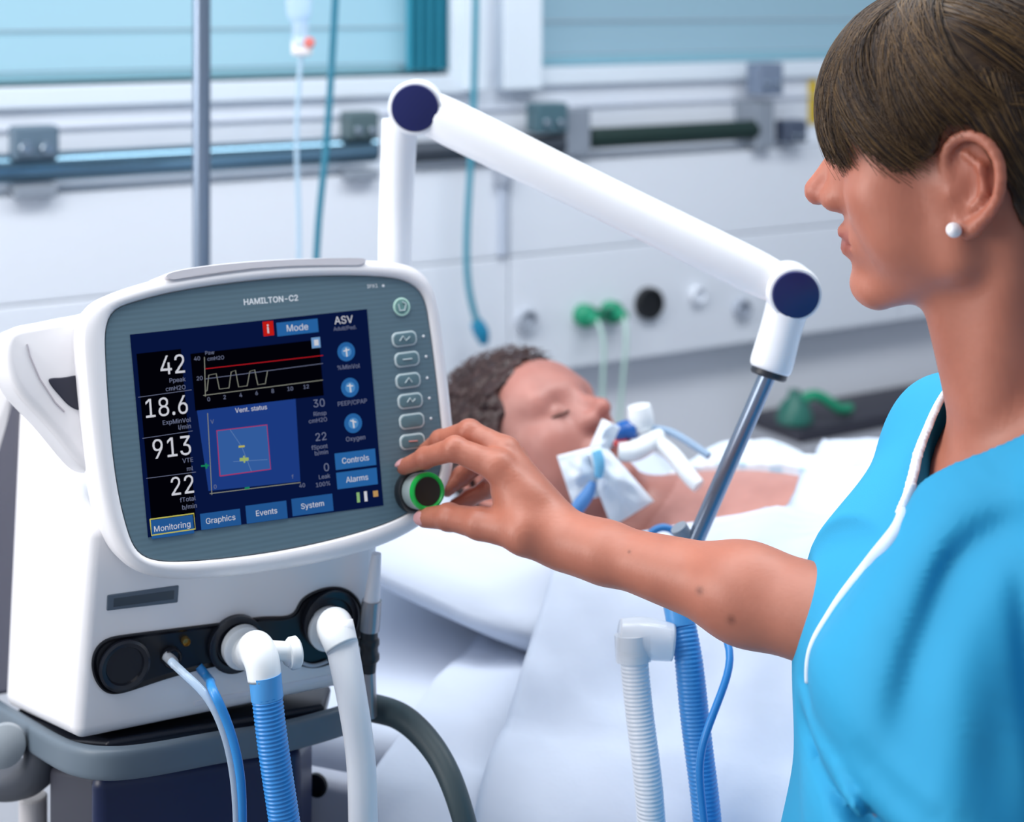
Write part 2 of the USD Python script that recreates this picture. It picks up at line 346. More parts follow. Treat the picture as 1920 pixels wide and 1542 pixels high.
# sockets and outlets on the supply panel
def outlet(px, py, r, label, mring, mface, cat='socket'):
    s, z = wall_at(px, py, 0.05); o = 0.05
    t = thing('wall_socket', label, cat, loc=W(s, z, o))
    part('ring', lathe(W(s, z, o), WN, [(r, -0.002), (r, 0.012), (r * 0.93, 0.016), (r * 0.80, 0.016), (r * 0.78, 0.008)]), mring, t)
    part('face', lathe(W(s, z, o), WN, [(r * 0.78, 0.001), (r * 0.78, 0.009), (r * 0.3, 0.007)]), mface, t)
outlet(1214, 568, 0.032, 'round black socket in the supply panel right of the green gas couplings', m_black, m_black)
outlet(1305, 552, 0.017, 'faint white blank socket in the panel between black socket and grey outlet', m_panel, mat('socket_face', '#d3d9e4', 0.4))
outlet(985, 600, 0.022, 'pale grey socket in the panel just above the patient\'s hair', mat('socket_grey', '#b9c0cb', 0.4), m_grey)
outlet(1388, 578, 0.020, 'grey outlet in the panel just left of the lower arm joint', mat('socket_mid', '#aab2c0', 0.4), m_grey)
def coupling(px, py, label, end):
    s, z = wall_at(px, py, 0.05); t = thing('gas_coupling', label, 'gas outlet', loc=W(s, z, 0.05))
    part('collar', lathe(W(s, z, 0.05), WN, [(0.022, -0.002), (0.022, 0.02), (0.016, 0.026), (0.008, 0.026)]), m_green, t)
    part('plug', lathe(W(s, z, 0.07), WN, [(0.012, 0), (0.012, 0.03), (0.009, 0.034)]), m_green, t)
    sj = (s + wall_at(px + end * 22, py, 0.05)[0]) / 2
    part('lever', frame_box(W(sj, z + 0.004, 0.075), WAX, (0.024, 0.014, 0.018), 0.004), mat('dark_green', '#156a52', 0.4), t)
    part('hose', tube([W(s, z, 0.10), W(s + end * .004, z - 0.03, 0.115), W(s + end * .008, z - 0.12, 0.11), W(s + end * .012, z - 0.3, 0.09)], 0.004), mat('pale_green_hose', '#bcdcd2', 0.4), t)
coupling(1092, 590, 'green gas coupling on the supply panel, the one nearer the patient\'s head', 1)
coupling(1142, 584, 'green gas coupling on the supply panel, the one nearer the black socket', -1)

# low grey storage unit in the room's corner behind the bed
s0, s1 = wall_at(1400)[0], wall_at(2300)[0]
cb = thing('storage_unit', 'low grey storage unit with dark open top tray against the wall behind the bed', 'cabinet')
zt = wall_at(1550, 828, 0.18)[1]
part('body', wbox(s0, s1, 0.0, zt, 0.0, 0.20, 0.006), mat('cabinet_grey', '#a6a9b2', 0.5), cb)
part('tray', wbox(s0, s1, zt + 0.001, zt + 0.028, 0.01, 0.17, 0.004), mat('tray_dark', '#33333f', 0.5), cb)
for k in range(3):
    a = s0 + (s1 - s0) * k / 3; b = s0 + (s1 - s0) * (k + 1) / 3
    part('door', wbox(a + 0.004, b - 0.004, 0.06, zt - 0.03, 0.201, 0.212, 0.003), mat('door_grey', '#adb0b8', 0.5), cb)
def green_kit():
    zz = zt + 0.03; s, _ = wall_at(1490, 780, 0.12)
    t = thing('breathing_mask', 'dark green folded breathing mask with tubing lying on the storage unit', 'mask', loc=W(s, zz, 0.12))
    part('mask', lathe(W(s, zz, 0.12), (0, 0, 1), [(0.036, 0.0), (0.038, 0.01), (0.030, 0.035), (0.015, 0.05), (0.012, 0.065)]), mat('mask_green', '#2b6f63', 0.4), t)
    part('tubing', tube([W(s, zz + 0.035, 0.12), W(s + .05, zz + .05, 0.13), W(s + 0.1, zz + 0.02, 0.14), W(s + 0.14, zz + 0.012, 0.13)], 0.011), m_green, t)
green_kit()
s, z = wall_at(1534, 190, 0.02)
solo('hanging_tag', wbox(s - 0.012, s + 0.012, z - 0.05, z + 0.045, 0.002, 0.006, 0.001), mat('yellow_card', '#d8b51c', 0.5), 'small yellow tag on the wall just in front of the nurse\'s fringe', 'tag')

# IV pole, drip line and cables
pole = thing('iv_pole', 'slim brushed steel IV pole standing behind the ventilator', 'IV pole', loc=(P(378, 0, 1.95)[0], 1.95, 0))
px_, py_ = P(378, 0, 1.95)[:2]
part('pole', rod((px_, py_, 0.06), (px_, py_, 2.15), 0.0115), mat('pole_steel', '#8593a5', 0.33, 0.85), pole)
part('hook', tube([(px_ - .09, py_, 2.19), (px_ - .08, py_, 2.15), (px_, py_, 2.15), (px_ + .08, py_, 2.15), (px_ + .09, py_, 2.19)], 0.005), m_steel, pole)
for k in range(4):
    a = k * math.pi / 2 + 0.5; e = np.array([px_ + .24 * math.cos(a), py_ + .24 * math.sin(a), 0.05])
    part('foot', tube([(px_, py_, 0.09), (px_ + .1 * math.cos(a), py_ + .1 * math.sin(a), 0.075), e], 0.012), m_steel, pole)
    part('caster', lathe(e - [0.0, 0.008, 0.025], (0, 1, 0), [(0.02, 0), (0.025, 0.003), (0.025, 0.013), (0.02, 0.016)]), m_black, pole)
d = 2.15
iv = thing('drip_line', 'clear drip chamber and infusion line with a white and red clamp hanging before the window', 'drip line', loc=P(566, 480, d))
m_clear = glassy('clear_plastic', '#eaf6ff', 0.08, 0.6)
part('bag_tail', lathe(P(560, -90, d), (0, 0, -1), [(0.02, 0), (0.022, .03), (0.018, .09), (0.008, .105)]), m_clear, iv)
part('drip_chamber', lathe(P(563, 20, d), (0, 0, -1), [(0.006, 0), (0.012, .005), (0.012, .045), (0.005, .055)]), m_clear, iv)
part('roller_clamp', frame_box(P(566, 88, d), AX, (0.030, 0.014, 0.026), 0.006), mat('clamp_white', '#fbf6f6', 0.3), iv)
part('clamp_wheel', lathe(P(580, 80, d - .008), (0, -1, 0), [(0.006, -0.004), (0.008, 0), (0.006, 0.004)]), mat('clamp_red', '#e07a72', 0.4), iv)
part('line', tube(Ps([(566, 95, d), (560, 160, d), (556, 280, d), (560, 400, d), (558, 640, d)]), 0.0035), glassy('clear_line', '#cfe6f4', 0.1, 0.35), iv)
m_teal = mat('teal_cable', '#2f7f97', 0.4)
solo('cable', tube(Ps([(632, -60, 2.2), (622, 120, 2.2), (610, 290, 2.2), (597, 420, 2.2), (588, 640, 2.2)]), 0.0052), m_teal, 'thin teal cable hanging before the wall between IV line and arm joint', 'cable')
cc = thing('hanging_hose', 'teal suction hose with blue end fitting hanging on the wall above the patient\'s head', 'hose', loc=W(*wall_at(905, 640, .1), .1))
def wq(px, py, o=0.1): return W(*wall_at(px, py, o), o)
part('hose', tube([wq(893, -40), wq(890, 120), wq(884, 280), wq(876, 420), wq(879, 540), wq(900, 620)], 0.0062), mat('suction_hose', '#3b8fa5', 0.4), cc)
part('end_fitting', tube([wq(893, 605), wq(903, 625), wq(908, 645)], [0.012, 0.014, 0.008]), mat('fitting_blue', '#1d86ad', 0.4), cc)
sp2 = thing('conduit', 'thin pale vertical conduit on the supply panel below the rail, above the patient', 'conduit')
s, z0 = wall_at(945, 480, .06); part('conduit', rod(W(s, z0, .056), W(s, wall_at(945, 300, .06)[1], .056), 0.008), mat('conduit_grey', '#bcc6d6', 0.4), sp2)
part('conduit_cap', rod(W(s, wall_at(945, 345, .06)[1], .058), W(s, wall_at(945, 300, .06)[1], .058), 0.018), mat('conduit_cap', '#a3abb9', 0.4), sp2)
# ================================================================ ventilator
YA, TI = 0.4985, 0.265
VU = np.array([math.cos(YA), math.sin(YA), 0]); VH = np.array([math.sin(YA), -math.cos(YA), 0]); ZZ = np.array([0, 0, 1.0])
VV = ZZ * math.cos(TI) - VH * math.sin(TI); VN = VH * math.cos(TI) + ZZ * math.sin(TI)
VC = CAM + np.array([-0.2117, 1.2706, -0.3546])
VAX = np.array([VU, VV, VN])
def SP(px, py, off=0.0):
    h = hit(px, py, VC + VN * off, VN) - VC; return np.array([h @ VU, h @ VV])
def V3(u, v, w=0.0): return VC + VU * u + VV * v + VN * w
def to3(uv, w):
    uv = np.asarray(uv); return VC + uv[:, :1] * VU + uv[:, 1:] * VV + np.reshape(w, (-1, 1)) * VN
def fan_solid(rings, frame=to3):
    """rings: list of (uv outline of n points, w) from back to front; closed with caps"""
    return grid_mesh(np.array([frame(uv, w) for uv, w in rings]), True, True)

m_white = mat('white_casing', '#f0eef0', 0.35, bump=(400, 0.03, 0.001))
m_white2 = mat('white_casing_soft', '#e9e7ec', 0.45)
m_navy = mat('navy_casing', '#081a44', 0.4)
m_slate = mat('slate_panel', '#3a3a4a', 0.5)
m_recess = mat('black_recess', '#0b0d16', 0.3)
m_face = usdkit.material(stage, '/World/Looks/teal_grey_face', {'t': ('geometry', {}), 's': ('separate_xyz', {}), 'm': ('math', {'math_type': 'multiply', 'value2': 1500.0}), 'k': ('math', {'math_type': 'sine'}),
    'r': ('rgb_ramp', {'ramp': [(0.0, lin('#5b7480')), (1.0, lin('#617b87'))]}), 'q': ('math', {'math_type': 'multiply_add', 'value2': 0.5, 'value3': 0.5}), 'p': ('principled_bsdf', {'roughness': 0.5})},
    [('t.position', 's.vector'), ('s.z', 'm.value1'), ('m.value', 'k.value1'), ('k.value', 'q.value1'), ('q.value', 'r.fac'), ('r.color', 'p.base_color')], surface='p.BSDF')

OUT = [(152, 660), (154, 605), (172, 572), (212, 549), (310, 520), (450, 497), (600, 487), (720, 489), (776, 500), (806, 526), (823, 575), (838, 680), (850, 790), (853, 850), (846, 905), (825, 952), (785, 990), (700, 1030), (560, 1064), (430, 1082), (330, 1087), (268, 1074), (230, 1045), (205, 1000), (185, 930), (165, 800)]
INN = [(197, 660), (199, 612), (214, 583), (250, 567), (310, 551), (450, 529), (600, 518), (720, 520), (764, 530), (790, 552), (803, 600), (815, 690), (826, 790), (829, 850), (822, 895), (802, 932), (765, 962), (700, 990), (560, 1026), (430, 1046), (340, 1053), (285, 1049), (255, 1030), (236, 985), (221, 920), (206, 800)]
c0 = SP(500, 780)
def outline(px, off=0.0, n=200): return polar(spline([SP(*q, off) for q in px], 400, True), c0, n)
g, ro = outline(OUT); _, ri = outline(INN)
def ringuv(r): return c0 + np.stack([r * np.cos(g), r * np.sin(g)], 1)
vent = thing('ventilator', 'white hospital ventilator with grey framed touchscreen monitor showing blue readings and a green-ringed knob', 'ventilator', loc=P(420, 1300, 1.28))
shell_rings = [(ringuv(ro - 0.030), -0.080), (ringuv(ro - 0.012), -0.072), (ringuv(ro - 0.004), -0.055), (ringuv(ro), -0.020), (ringuv(ro), -0.006), (ringuv(ro - 0.0012), -0.001), (ringuv(ro - 0.004), 0.0022),
               (ringuv(ro * 0.45 + ri * 0.55), 0.0040), (ringuv(ri + 0.0025), 0.0034), (ringuv(ri + 0.0006), 0.0018), (ringuv(ri), -0.002)]
part('monitor_shell', fan_solid(shell_rings), m_white, vent, smooth=50)
part('face_plate', fan_solid([(ringuv(ri - 0.0004), -0.0015), (ringuv(ri - 0.0004), 0.0004), (ringuv(ri - 0.0012), 0.0010)]), m_face, vent, smooth=30)
# slot handle on top of the monitor
hd = [SP(*q) for q in ((306, 519), (330, 508), (450, 492), (580, 485), (672, 485), (685, 489), (680, 497), (650, 500), (560, 500), (440, 508), (340, 523), (316, 526))]
hd = spline(hd, 80, True); hc = hd.mean(0)
part('top_handle', fan_solid([(hd, -0.05), (hd, 0.001), (hc + (hd - hc) * np.array([0.985, 0.85]), 0.0045)]), mat('handle_grey', '#dcd8dc', 0.45), vent)

# ---- screen
def quad(pts, w=0.0, th=0.0002):
    uv = np.array([SP(*q) for q in pts]); return grid_mesh(np.array([to3(uv, w), to3(uv, w + th)]), True, True)
TL, TR, BR, BL = [np.array(q, float) for q in ((243, 628), (687, 580), (718, 948), (277, 1008))]
def st(s, t):
    return TL * (1 - s) * (1 - t) + TR * s * (1 - t) + BR * s * t + BL * (1 - s) * t
def inv_st(px, py):
    x = np.array([0.5, 0.5])
    for _ in range(8):
        e = st(*x) - (px, py); J = np.stack([(st(x[0] + 1e-4, x[1]) - st(*x)) / 1e-4, (st(x[0], x[1] + 1e-4) - st(*x)) / 1e-4], 1); x = x - np.linalg.solve(J, e)
    return x
def box_st(a, b, w=0.0, th=0.0003):
    """screen-aligned rectangle whose top-left and bottom-right corners are at the image points a and b"""
    (s0, t0), (s1, t1) = inv_st(*a), inv_st(*b)
    return quad([st(s0, t1), st(s1, t1), st(s1, t0), st(s0, t0)], w, th)
eS = unit(to3([SP(*st(1, .5))], 0)[0] - to3([SP(*st(0, .5))], 0)[0]); eT = unit(to3([SP(*st(.5, 0))], 0)[0] - to3([SP(*st(.5, 1))], 0)[0])
PXM = F / 1.2707
def text(s, px, py, h_px, w=0.0012, align='l', bold=False, narrow=1.0):
    """lettering lying on the monitor's face, baseline anchor at the image point, capitals h_px tall in the photograph"""
    t = meshkit.text_mesh(s, h_px / PXM * 1.02, 0.0002, bold); v = t.vertices.copy(); v[:, 0] *= narrow
    x0, x1 = v[:, 0].min(), v[:, 0].max(); v[:, 0] -= {'l': x0, 'r': x1, 'c': (x0 + x1) / 2}[align]
    o = to3([SP(px, py)], 0)[0]
    return trimesh.Trimesh(o + v[:, :1] * eS + v[:, 1:2] * eT + (w + v[:, 2:]) * VN, t.faces, process=False)
e_navy = emit('screen_navy', '#0b1c4e', 0.9); e_black = emit('screen_black', '#04040f', 0.8); e_white = emit('screen_white', '#f2f4ff', 0.95)
e_button = emit('screen_button', '#2f74bd', 1.0); e_tab = emit('screen_tab', '#2a66ad', 1.0); e_plot = emit('screen_plot', '#23479a', 1.0); e_inner = emit('screen_target', '#3d6ebb', 1.0)
e_red = emit('screen_red', '#e0221c', 1.0); e_line = emit('screen_line', '#b9bcae', 0.7); e_pink = emit('screen_pink', '#c23f77', 1.0); e_green = emit('screen_green', '#1d9a6a', 1.0); e_yel = emit('screen_yellow', '#d9d36a', 1.0); e_dim = emit('screen_dim_text', '#8f98bb', 0.8)
scr = part('screen', quad([st(0, 1), st(1, 1), st(1, 0), st(0, 0)], 0.0002, 0.0011), e_navy, vent, smooth=False)
def sc(name, mesh, m): return part(name, mesh, m, scr.GetPrim(), smooth=False)
w1, w2, w3, w4 = 0.0014, 0.0017, 0.0020, 0.0023
sc('reading_column', box_st((255, 664), (366, 970), w1), e_black)
sc('waveform_panel', box_st((356, 664), (606, 742), w1), e_black)
for tx, px, py, h in (('42', 346, 699, 33), ('18.6', 352, 775, 32), ('913', 358, 852, 33), ('22', 363, 924, 31)):
    sc('reading', text(tx, px, py, h, w2, 'r', narrow=0.86), e_white)
for tx, px, py in (('Ppeak', 347, 715), ('cmH2O', 347, 730), ('ExpMinVol', 357, 791), ('l/min', 357, 803), ('VTE', 361, 866), ('ml', 361, 882), ('fTotal', 366, 938), ('b/min', 368, 952)):
    sc('unit_text', text(tx, px, py, 7.5, w2, 'r'), e_dim)
for a, b in (((258, 745), (358, 731)), ((266, 822), (360, 808)), ((273, 897), (366, 885))):
    sc('divider', quad([(a[0], a[1] + 1), (b[0], b[1] + 1), b, a], w2, .0002), e_dim)
def stroke(pts, wpx=1.2, w=w3):
    q = to3([SP(*p) for p in pts], w); return tube(q, wpx / PXM / 2 * 1.1, smooth=False, sides=5, n=len(q))
sc('alarm_symbol', box_st((491, 604), (513, 629), w1), e_red); sc('alarm_symbol', text('i', 502, 625, 15, w2, 'c', True), e_white)
def button(a, b, label, h=11, m=None, dy=0.0):
    sc('touch_button', box_st(a, b, w1, 0.0006), m or e_button)
    cx, cy = (a[0] + b[0]) / 2, (a[1] + b[1]) / 2; sc('button_lettering', text(label, cx, cy + h * 0.5 + dy, h, w3 + .0004, 'c'), e_white)
button((517, 606), (596, 623), 'Mode', 12)
sc('scale_symbol', box_st((582, 634), (600, 652), w2), emit('screen_lightblue', '#7fb0e6', 1.0)); sc('scale_symbol', box_st((587, 638), (596, 648), w3), e_white)
sc('mode_lettering', text('ASV', 644, 607, 14, w1, 'c'), e_white); sc('mode_lettering', text('Adult/Ped.', 646, 619, 7, w1, 'c'), e_dim)
for k, (px, py, lab) in enumerate(((648, 660, '%MinVol'), (655, 727, 'PEEP/CPAP'), (661, 794, 'Oxygen'))):
    uv = SP(px, py); o = V3(*uv, w1)
    sc('round_control', lathe(o, VN, [(0.0082, 0), (0.0082, 0.0003), (0.0074, 0.0005)], 32), e_button)
    sc('control_symbol', [lathe(o + VN * .0006, VN, [(0.0046, 0), (0.0046, .0001)], 24), ], emit('screen_disc', '#5b9fe0', 1.0))
    sc('control_symbol', [stroke([(px - 1, py - 7), (px + 1, py + 9)], 3, w3), stroke([(px - 6, py - 1 - 2 * k), (px + 5, py - 4 + k)], 2.4, w3)], e_white)
    sc('control_lettering', text(lab, px + 5, py + 32, 8, w1, 'c'), e_dim)
button((626, 851), (704, 872), 'Controls', 10); button((629, 887), (707, 908), 'Alarms', 10)
for a, b, lab in (((281, 976), (363, 1000), 'Monitoring'), ((374, 964), (451, 984), 'Graphics'), ((459, 949), (538, 972), 'Events'), ((545, 936), (624, 958), 'System')):
    button(a, b, lab, 9.5, e_tab)
stq = [st(*inv_st(*p)) for p in ((280, 974), (362, 963), (365, 992), (283, 1004))]
sc('tab_outline', stroke(stq + stq[:1], 2.2, w3), e_yel)
# waveform
sc('axis', [stroke([(382, 670), (384, 744)], 1.4), stroke([(380, 742), (604, 713)], 1.3)], e_line)
sc('alarm_line', stroke([(384, 692), (604, 667)], 1.6), emit('screen_alarm', '#c81e28', 1.0))
sc('grid_line', stroke([(384, 711), (604, 682)], 1.0), e_dim)
wv = [(384, 734), (387, 733), (390, 704), (404, 701), (410, 730), (428, 728), (432, 698), (440, 695), (446, 726), (462, 724), (467, 697), (476, 694), (482, 722), (496, 720), (500, 696)]
sc('pressure_curve', stroke(wv, 1.4), e_line)
for k in range(7): sc('axis_number', text(str(2 * k), 388 + 30 * k, 753 - 3.9 * k, 7, w2), e_dim)
sc('curve_title', [text('Paw', 384, 666, 6.5, w2), text('cmH2O', 388, 677, 6.5, w2)], e_dim); sc('axis_number', text('40', 363, 677, 7, w2), e_dim); sc('axis_number', text('20', 368, 714, 7, w2), e_dim)
# target window plot
sc('plot_panel', quad([(390, 921), (562, 903), (553, 748), (368, 768)], w1), e_plot)
sc('plot_area', quad([(411, 893), (506, 880), (499, 797), (405, 808)], w2), e_inner)
sc('target_frame', stroke([(411, 893), (506, 880), (499, 797), (405, 808), (411, 893)], 2.0), e_pink)
sc('plot_axis', [stroke([(388, 775), (396, 928)], 1.4), stroke([(392, 926), (562, 905)], 1.4)], e_line)
sc('target_line', [stroke([(430, 806), (452, 838), (470, 884)], 1.0), stroke([(436, 866), (500, 862)], 1.0)], emit('screen_thin', '#6f93d0', 1.0))
sc('target_mark', stroke([(446, 838), (457, 837)], 3.5), e_yel); sc('target_mark', [stroke([(448, 862), (464, 861)], 6), stroke([(456, 855), (457, 868)], 3)], emit('screen_lime', '#b6cf7a', 1.0))
sc('plot_title', text('Vent. status', 470, 771, 8, w2, 'c'), e_white)
sc('axis_tick', [stroke([(376, 874), (390, 873)], 3.0), stroke([(385, 869), (386, 879)], 3.0)], e_green); sc('axis_tick', stroke([(458, 916), (466, 915)], 4.0), e_green)
for tx, px, py in (('V', 394, 795), ('0', 400, 917), ('f', 546, 898), ('40', 560, 915)): sc('axis_number', text(tx, px, py, 7, w2), e_dim)
for tx, px, py in (('30', 608, 762), ('22', 611, 825), ('0', 616, 883)): sc('limit_number', text(tx, px, py, 14, w2, 'r'), e_dim)
for tx, px, py in (('Rinsp', 611, 778), ('cmH2O', 612, 790), ('fSpont', 613, 840), ('b/min', 614, 851), ('Leak', 618, 896), ('100%', 618, 910)): sc('limit_text', text(tx, px, py, 7.5, w2, 'r'), e_dim)
sc('battery_symbol', box_st((667, 924), (674, 942), w1), emit('screen_battery', '#9fd08a', 1.0)); sc('battery_symbol', box_st((681, 922), (688, 940), w1), e_white); sc('battery_symbol', box_st((698, 921), (708, 931), w1), emit('screen_orange', '#d7a86a', 1.0))

# ---- face plate lettering and keys
m_letter = mat('white_print', '#f5f7f8', 0.5)
part('brand_lettering', text('HAMILTON-C2', 508, 568, 10.5, 0.0010, 'c', True, 1.0), m_letter, vent, smooth=False)
part('alarm_lamp_print', [text('IPX1', 688, 541, 7, 0.0010), text('\u2022', 716, 541, 12, 0.0010)], m_letter, vent, smooth=False)
def pill(px, py, wpx, hpx, w0, w1_, inset=0.0):
    c = SP(px, py); hw, hh = wpx / PXM / 2 - inset, hpx / PXM / 2 - inset; th = np.linspace(0, 2 * np.pi, 64, endpoint=False); r = hh * 0.8
    o = np.stack([np.sign(np.cos(th)) * (hw - r) + r * np.cos(th), np.sign(np.sin(th)) * (hh - r) + r * np.sin(th)], 1)
    d2 = (SP(px + 20, py - 2.6) - c); ax = unit(d2); ay = np.array([-ax[1], ax[0]])
    f = lambda k: c + (o * k) @ np.array([ax, ay])
    return [(f(1.0), w0), (f(1.0), w1_), (f(0.93), w1_ + 0.0006)]
m_keyrim = mat('key_outline', '#c8d6d8', 0.5); m_key = mat('key_pad', '#5d7b84', 0.45); m_pink = mat('key_print_red', '#d98a80', 0.5)
for k, (px, py) in enumerate(((757, 636), (762, 674), (764, 714), (768, 752), (771, 790), (772, 828))):
    b = part('key', fan_solid(pill(px, py, 54, 29, 0.0005, 0.0014)), m_keyrim, vent)
    part('key_pad', fan_solid(pill(px, py, 47, 23, 0.0012, 0.0023)), m_key, b.GetPrim())
    sy = [[(px - 10, py + 4), (px - 4, py - 5), (px + 2, py + 3), (px + 9, py - 4)], [(px - 9, py + 1), (px + 8, py - 1)], [(px - 7, py + 5), (px, py - 5), (px + 6, py + 3)], [(px - 7, py + 3), (px - 2, py - 5), (px + 3, py + 2), (px + 8, py - 4)], None, [(px - 8, py), (px + 8, py - 1)]][k]
    if sy: part('key_symbol', stroke(sy, 2.2, 0.0031), m_pink if k == 5 else m_keyrim, b.GetPrim(), smooth=False)
    if k < 5: uv = SP(px + 36, py - 5); part('indicator_lamp', lathe(V3(*uv, 0.0008), VN, [(0.0012, 0), (0.0012, 0.0005), (0.0006, 0.0008)], 12), m_letter, vent)
uv = SP(752, 576)
pb = part('power_key', lathe(V3(*uv, 0.0006), VN, [(0.0082, 0), (0.0082, 0.0012), (0.0076, 0.0016), (0.0066, 0.0016), (0.0064, 0.001)], 40), mat('power_ring', '#bfe6d6', 0.4), vent)
part('power_pad', lathe(V3(*uv, 0.0008), VN, [(0.0063, 0), (0.0063, 0.0011), (0.0055, 0.0015)], 40), mat('power_pad', '#6f9a96', 0.4), pb.GetPrim())
part('power_symbol', stroke([(745, 571), (748, 583), (757, 582), (759, 570), (752, 567)], 2.4, 0.0026), m_keyrim, pb.GetPrim(), smooth=False)

# ---- rotary knob
uk = SP(775, 921); KB = V3(*uk, 0.0005)
kn = part('knob_base', lathe(KB, VN, [(0.0185, 0), (0.0185, 0.006), (0.0170, 0.0085), (0.0150, 0.009)], 48), mat('knob_black', '#1d2126', 0.35), vent)
part('knob_grip', lathe(KB, VN, [(0.0150, 0.008), (0.0152, 0.012), (0.0158, 0.020), (0.0160, 0.026), (0.0155, 0.0275), (0.0150, 0.0278)], 48), mat('knob_collar', '#9aa8a8', 0.35), kn.GetPrim(), label='pale collar of the knob')
part('knob_ring', lathe(KB, VN, [(0.0157, 0.0265), (0.0159, 0.029), (0.0152, 0.0312), (0.0136, 0.0318), (0.0122, 0.0305), (0.0118, 0.028)], 48), usdkit.material(stage, '/World/Looks/lit_green_ring', {'p': ('principled_bsdf', {'base_color': lin('#129a3e'), 'roughness': 0.3, 'emission_color': lin('#17b54a'), 'emission_strength': 0.25})}, surface='p.BSDF'), kn.GetPrim(), label='lit green ring of the knob')
part('knob_centre', lathe(KB, VN, [(0.0120, 0.026), (0.0120, 0.0300), (0.0085, 0.0292), (0.002, 0.0288)], 40), mat('knob_centre', '#24261f', 0.4), kn.GetPrim())

# ---- body of the machine under the monitor
BC = VC - VH * 0.035
def SB(px, py, off=0.0):
    return hit(px, py, BC + VH * off, VH)
r = 0.012
def inset(p, q=0.0): return np.asarray(p)
bf = [SB(158, 1352), SB(672, 1249), SB(680, 1020), SB(186, 1000)]
bk = Ps([(38, 1300, 1.46), (590, 1200, 1.405), (590, 980, 1.405), (62, 770, 1.50)])
part('body', hull(bf + list(bk), r, 28), m_white, vent, smooth=50)
# rear column of the body in dark slate, white rear edge
part('rear_panel', hull(list(Ps([(-30, 1300, 1.52), (34, 1288, 1.46), (62, 800, 1.50), (34, 748, 1.52), (-2, 1290, 1.50), (-40, 1000, 1.56), (30, 1290, 1.62), (60, 800, 1.64)])), 0.004), m_slate, vent)
part('rear_cover', hull(list(Ps([(-60, 720, 1.56), (22, 735, 1.55), (-10, 960, 1.56), (-60, 960, 1.56), (-60, 720, 1.70), (20, 735, 1.70), (-60, 1000, 1.70)])), 0.006), m_white, vent)
# folding bracket that carries the monitor: a white arm each side of the hinge slot
def plate(pts, o0, o1, bev=0.004, n=120):
    q = np.array([[(hit(*p, VC + VN * o1, VN) - VC) @ VU, (hit(*p, VC + VN * o1, VN) - VC) @ VV] for p in pts]); q = spline(q, n, True)
    t = np.roll(q, -1, 0) - np.roll(q, 1, 0); nn = np.stack([t[:, 1], -t[:, 0]], 1); nn /= np.linalg.norm(nn, axis=1, keepdims=True)
    area = 0.5 * np.sum(q[:, 0] * np.roll(q[:, 1], -1) - q[:, 1] * np.roll(q[:, 0], -1)); nn *= np.sign(area)
    return fan_solid([(q - nn * bev, o0), (q, o0 + bev), (q, o1 - bev), (q - nn * bev * 0.35, o1 - bev * 0.3), (q - nn * bev, o1)])
part('hinge_bracket', plate([(6, 650), (20, 618), (60, 606), (110, 596), (165, 584), (215, 575), (220, 700), (215, 860), (178, 888), (130, 850), (80, 790), (30, 735), (10, 690)], -0.10, -0.035, 0.008), m_white, vent, smooth=50)
part('hinge_slot', plate([(92, 712), (118, 708), (150, 706), (158, 740), (152, 768), (132, 762), (112, 742)], -0.05, -0.0335, 0.001), mat('slot_dark', '#272838', 0.5), vent)
part('hinge_seam', stroke([(66, 640), (72, 664), (90, 706), (120, 752), (138, 770)], 3.0, -0.0345), mat('seam_grey', '#b5b0b8', 0.6), vent)
part('shoulder_seam', tube([P(60, 795, 1.462), P(110, 850, 1.40), P(150, 880, 1.35)], 0.0010), mat('seam_grey', '#b5b0b8', 0.6), vent)
# name plate and front recess with its ports
def bquad(pts, off, th, bev=0.001): return hull([SB(*p, off) for p in pts] + [SB(*p, off + th) for p in pts], bev, 10)
OFB = r   # the hull's rounded surface lies this far out of the corner plane
npl = part('name_plate', bquad([(203, 1118), (333, 1100), (331, 1128), (202, 1143)], OFB - 0.002, 0.002), mat('plate_grey', '#566371', 0.4), vent)
part('plate_print', bquad([(214, 1123), (326, 1108), (325, 1123), (213, 1138)], OFB, 0.0008, 0.0004), mat('plate_print', '#39444f', 0.4), npl.GetPrim())
def SBuv(px, py):
    h = SB(px, py, OFB) - BC; return np.array([h @ VU, h[2]])
def tob(uv, w):
    uv = np.asarray(uv); return BC + VH * np.reshape(w + OFB, (-1, 1)) + uv[:, :1] * VU + uv[:, 1:] * ZZ
RC = [(172, 1255), (176, 1222), (196, 1200), (235, 1190), (330, 1178), (430, 1165), (500, 1156), (548, 1150), (562, 1128), (590, 1108), (625, 1100), (656, 1108), (676, 1132), (680, 1165), (672, 1198), (650, 1226), (615, 1246), (582, 1252), (552, 1242), (535, 1230), (480, 1236), (400, 1250), (300, 1276), (240, 1296), (205, 1300), (183, 1284)]
q = spline([SBuv(*p) for p in RC], 220, True)
t = np.roll(q, -1, 0) - np.roll(q, 1, 0); nn = np.stack([t[:, 1], -t[:, 0]], 1); nn /= np.linalg.norm(nn, axis=1, keepdims=True)
if 0.5 * np.sum(q[:, 0] * np.roll(q[:, 1], -1) - q[:, 1] * np.roll(q[:, 0], -1)) < 0: nn = -nn
